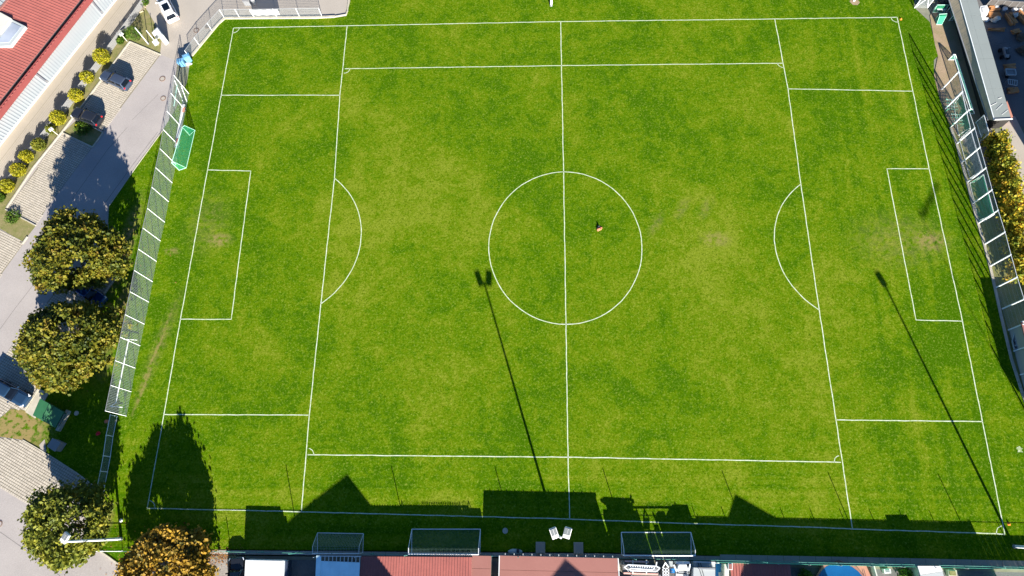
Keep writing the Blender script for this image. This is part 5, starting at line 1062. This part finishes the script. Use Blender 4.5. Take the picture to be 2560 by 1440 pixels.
pp = thing('plant_pot', 'pale square planter in the shaded gravel yard', 'planter', (39.89, -37.60)); MB().prism([(39.39, -37.07, 0.50)[:2], (40.28, -37.10, 0.50)[:2], (40.23, -37.75, 0.50)[:2], (39.34, -37.73, 0.50)[:2]], 0, 0.5).build('box', 'kerb', pp, bevel=0.03); MB().prism([(39.46, -37.19, 0.55)[:2], (40.10, -37.21, 0.55)[:2], (40.10, -37.64, 0.55)[:2], (39.46, -37.61, 0.55)[:2]], 0.5, 0.56).build('soil', 'bed_soil', pp)
# open boat behind the east fence
ob = thing('rowing_boat', 'grey open boat with thwarts behind the east fence', 'boat', (52.04, -12.34))
hull = [(51.74, -11.21, 0.60), (51.13, -12.63, 0.60), (51.14, -13.62, 0.60), (51.74, -13.52, 0.60), (52.08, -12.39, 0.60), (52.04, -11.54, 0.60)]; kc = np.mean([h[:2] for h in hull], axis=0)
keel = [(*lerp(h[:2], tuple(kc), 0.35), 0.15) for h in hull]
MB().rings([keel, hull], cap=False).add(keel, [tuple(range(5, -1, -1))]).build('hull', 'grey_metal', ob)
for a, b in zip(hull, hull[1:]+hull[:1]): B(a, b, 0.10, 'white_roof', 'gunwale', ob)
for k in (0.25, 0.55, 0.8): B(lerp(hull[0], hull[2], k), lerp(hull[5], hull[3], k), 0.14, 'white_roof', 'thwart', ob)
# timber yard
def timber(label, c, rz, n, L, W, h, m='timber', gr='timber stacks in the yard'):
    t = thing('timber_stack', label, 'timber stack', c, group=gr)
    for l in range(h):
        for k in range(n):
            a = rz+random.uniform(-0.07, 0.07)+(0.0 if l % 2 == 0 else random.uniform(-0.15, 0.15)); o_ = (k-(n-1)/2)*W/n
            x, y = c[0]-math.sin(rz)*o_+random.uniform(-0.1, 0.1), c[1]+math.cos(rz)*o_
            MB().box((x, y, 0.09+l*0.16), (L*random.uniform(0.75, 1.05), W/n*0.85, 0.13), a).build('beam', m, t)
timber('red brown beams beside the white cube', (59.04, 34.19), 0.02, 4, 1.5, 0.8, 3); timber('orange timber stack below the white cube', (58.82, 33.12), -0.1, 4, 1.6, 0.9, 3)
timber('bright orange upright stack in the sun', (60.85, 32.43), -1.35, 4, 1.9, 0.8, 4); timber('orange stack at the right frame edge', (62.44, 32.67), -1.1, 4, 2.2, 0.8, 4)
timber('splintered red beam lying alone', (58.77, 30.88), -0.15, 3, 2.1, 0.35, 2); timber('short orange offcuts by the dark heap', (61.11, 30.45), 0.2, 3, 1.0, 0.6, 3)
timber('dark red beams in the shaded yard', (59.24, 24.96), -0.05, 3, 1.5, 0.7, 2); timber('brown offcut pile near the path end', (58.80, 21.24), 0.1, 3, 1.4, 0.8, 2)
def sheetpile(label, c, r, h, m, seed): heap('sheet_pile', label, 'pile', c, r, h, m, 7, seed)
sheetpile('crumpled pale sheeting on the orange timber', (58.94, 32.46), 0.8, 0.8, 'offwhite', 11); sheetpile('pale torn sheeting beside the upright stack', (61.51, 33.02), 0.7, 0.9, 'offwhite', 12)
sheetpile('white sheeting below the white cube', (57.62, 32.48), 0.7, 0.5, 'white', 13); sheetpile('dark heap at the right frame edge', (61.51, 29.40), 1.1, 1.0, 'bark', 14); sheetpile('brown heap in the shaded yard corner', (61.43, 27.34), 1.2, 0.9, 'bark', 15)
wc = thing('box_container', 'bright white box container at the shed end of the timber yard', 'container', (57.92, 33.94)); MB().prism([(56.44, 33.79, 1.50)[:2], (57.36, 33.91, 1.50)[:2], (57.50, 33.05, 1.50)[:2], (57.09, 32.33, 1.50)[:2], (56.16, 32.15, 1.50)[:2], (56.11, 32.94, 1.50)[:2]], 0, 1.4).build('body', 'white', wc, bevel=0.05); MB().prism([(56.57, 33.44, 1.60)[:2], (57.06, 33.50, 1.60)[:2], (56.95, 32.71, 1.60)[:2], (56.47, 32.65, 1.60)[:2]], 1.41, 1.46).build('lid', 'white', wc)
for lab, c in (('white sack against the grey panel fence', (60.42, 34.17)), ('second white sack along the panel fence', (61.67, 34.02)), ('third white sack along the panel fence', (62.30, 33.94)), ('flat pale sack at the left of the panel fence', (59.36, 34.46))):
    t = thing('builders_bag', lab, 'sack', c, group='white sacks by the panel fence'); MB().rings([[(c[0]+x, c[1]+y, z) for x, y, z in rrect(0.6*f, 0.5*f, 0.12, z)] for f, z in ((0.9, 0), (1.0, 0.25), (0.95, 0.5), (0.7, 0.55))]).build('bag', 'white', t, smooth=True); MB().bar((c[0]-0.2, c[1], 0.56), (c[0]+0.2, c[1], 0.58), 0.05).build('loop', 'offwhite', t)
tr_ = thing('trailer', 'small flat trailer with pale rim in the shaded yard', 'trailer', (59.26, 24.08)); q = [(58.11, 24.14, 0.70)[:2], (59.32, 24.06, 0.70)[:2], (59.28, 23.20, 0.70)[:2], (58.07, 23.27, 0.70)[:2]]
MB().prism(q, 0.5, 0.62).build('bed', 'slat', tr_)
for i in range(4): MB().bar((*q[i], 0.72), (*q[(i+1) % 4], 0.72), 0.09, 0.2).build('side_board', 'white_roof', tr_)
for s_ in (0.2, 0.8): p = lerp(lerp(q[0], q[3], s_), lerp(q[1], q[2], s_), 0.5); MB().tube((p[0]-0.3, p[1], 0.28), (p[0]-0.1, p[1], 0.28), 0.28, n=12).build('wheel', 'tyre', tr_)
lf = thing('rack_frame', 'blue grey open rack frame below the flat trailer', 'rack', (59.26, 22.65)); q = [(57.97, 22.45, 0.90)[:2], (59.10, 22.25, 0.90)[:2], (58.88, 21.46, 0.90)[:2], (57.87, 21.72, 0.90)[:2]]
for i in range(4): MB().bar((*q[i], 0.9), (*q[(i+1) % 4], 0.9), 0.07).build('rail', 'white_roof', lf); MB().tube((*q[i], 0), (*q[i], 0.9), 0.03).build('leg', 'grey_metal', lf)
for k in (0.25, 0.5, 0.75): MB().bar((*lerp(q[0], q[1], k), 0.88), (*lerp(q[3], q[2], k), 0.88), 0.06).build('crossbar', 'white_roof', lf)
qd = thing('quad_bike', 'grey quad bike parked in the shaded yard', 'quad bike', (58.82, 26.86))
c = (58.82, 26.86)
MB().rings([[(c[0]+y, c[1]+x, z) for x, y, z in rrect(L_, W_, 0.2, z)] for L_, W_, z in ((1.5, 0.5, 0.4), (1.7, 0.6, 0.6), (1.2, 0.45, 0.85))]).build('body', 'slat', qd, smooth=True)
MB().box((c[0], c[1]-0.15, 0.92), (0.32, 0.7, 0.12)).build('seat', 'dark_metal', qd); MB().tube((c[0]-0.4, c[1]+0.4, 1.05), (c[0]+0.4, c[1]+0.4, 1.05), 0.03).build('handlebar', 'grey_metal', qd)
for x in (-0.42, 0.42):
    for y in (-0.55, 0.55): MB().tube((c[0]+x-0.12, c[1]+y, 0.28), (c[0]+x+0.12, c[1]+y, 0.28), 0.28, n=12).build('wheel', 'tyre', qd)
# netted cage and dark tarpaulin at the top right corner
cg = thing('storage_cage', 'white framed storage cage at the top edge by the shed', 'cage', (50.02, 35.41))
cp = [(48.60, 34.76), (50.33, 34.73), (51.15, 38.14), (49.35, 38.44)]
for p in cp: MB().tube((*p, 0), (*p, 2.0), 0.05).build('post', 'white_metal', cg)
for a, b in zip(cp, cp[1:]+cp[:1]):
    MB().tube((*a, 2.0), (*b, 2.0), 0.045, n=6).build('rail', 'white_metal', cg); m_ = MB(); net_grid(m_, (*a, 0.03), (*b, 0.03), (*b, 1.97), (*a, 1.97), int(dist(a, b)/0.14), 14, 0.02); m_.build('net_panel', 'net_grey', cg)
MB().tube((*cp[0], 0.1), (*lerp(cp[0], cp[1], 0.5), 1.95), 0.04).build('brace', 'white_metal', cg); MB().tube((*cp[1], 0.1), (*lerp(cp[0], cp[1], 0.5), 1.95), 0.04).build('brace', 'white_metal', cg)
MB().prism([(48.89, 35.16), (50.29, 35.14), (50.91, 38.00), (49.52, 38.16)], 0.05, 0.5).build('folded_net', 'tarp_dark', cg)
heap('tarpaulin_heap', 'dark tarpaulin heap between the cage and the shed', 'tarpaulin', (53.14, 35.36), 1.7, 1.0, 'tarp_dark', 9, 21)
tb = thing('bench', 'white topped bench at the north end of the shed', 'bench', (51.78, 34.10)); c = (51.82, 34.04)
MB().box((c[0], c[1], 0.5), (1.1, 0.3, 0.05)).build('seat', 'white', tb)
for x in (-0.45, 0.45): MB().box((c[0]+x, c[1], 0.24), (0.06, 0.28, 0.47)).build('leg', 'grey_metal', tb)

# unseen mast and boom added to cast the dark smudge in the goal area
bm_ = thing('shadow_mast', 'added shadow casting mast with a pennant boom beyond the south east corner', 'mast', (58.70, -45.72))
MB().tube((58.70, -45.72, 0), (58.70, -45.72, 21), 0.06, 0.04).build('pole', 'grey_metal', bm_)
fl_ = MB(); A_, B_ = np.array((43.97, 3.37)), np.array((46.93, 8.20)); off = np.array((SX, SY))*2.5*20.5
for k in range(9):
    p, q = A_+(B_-A_)*k/9+off, A_+(B_-A_)*(k+1)/9+off; h0, h1 = 20.5-0.25*abs(math.sin(k)), 20.5
    fl_.bar((*p, h0), (*q, h1), 0.34-0.03*k, 0.13)
fl_.build('blocker', 'tarp_dark', bm_)
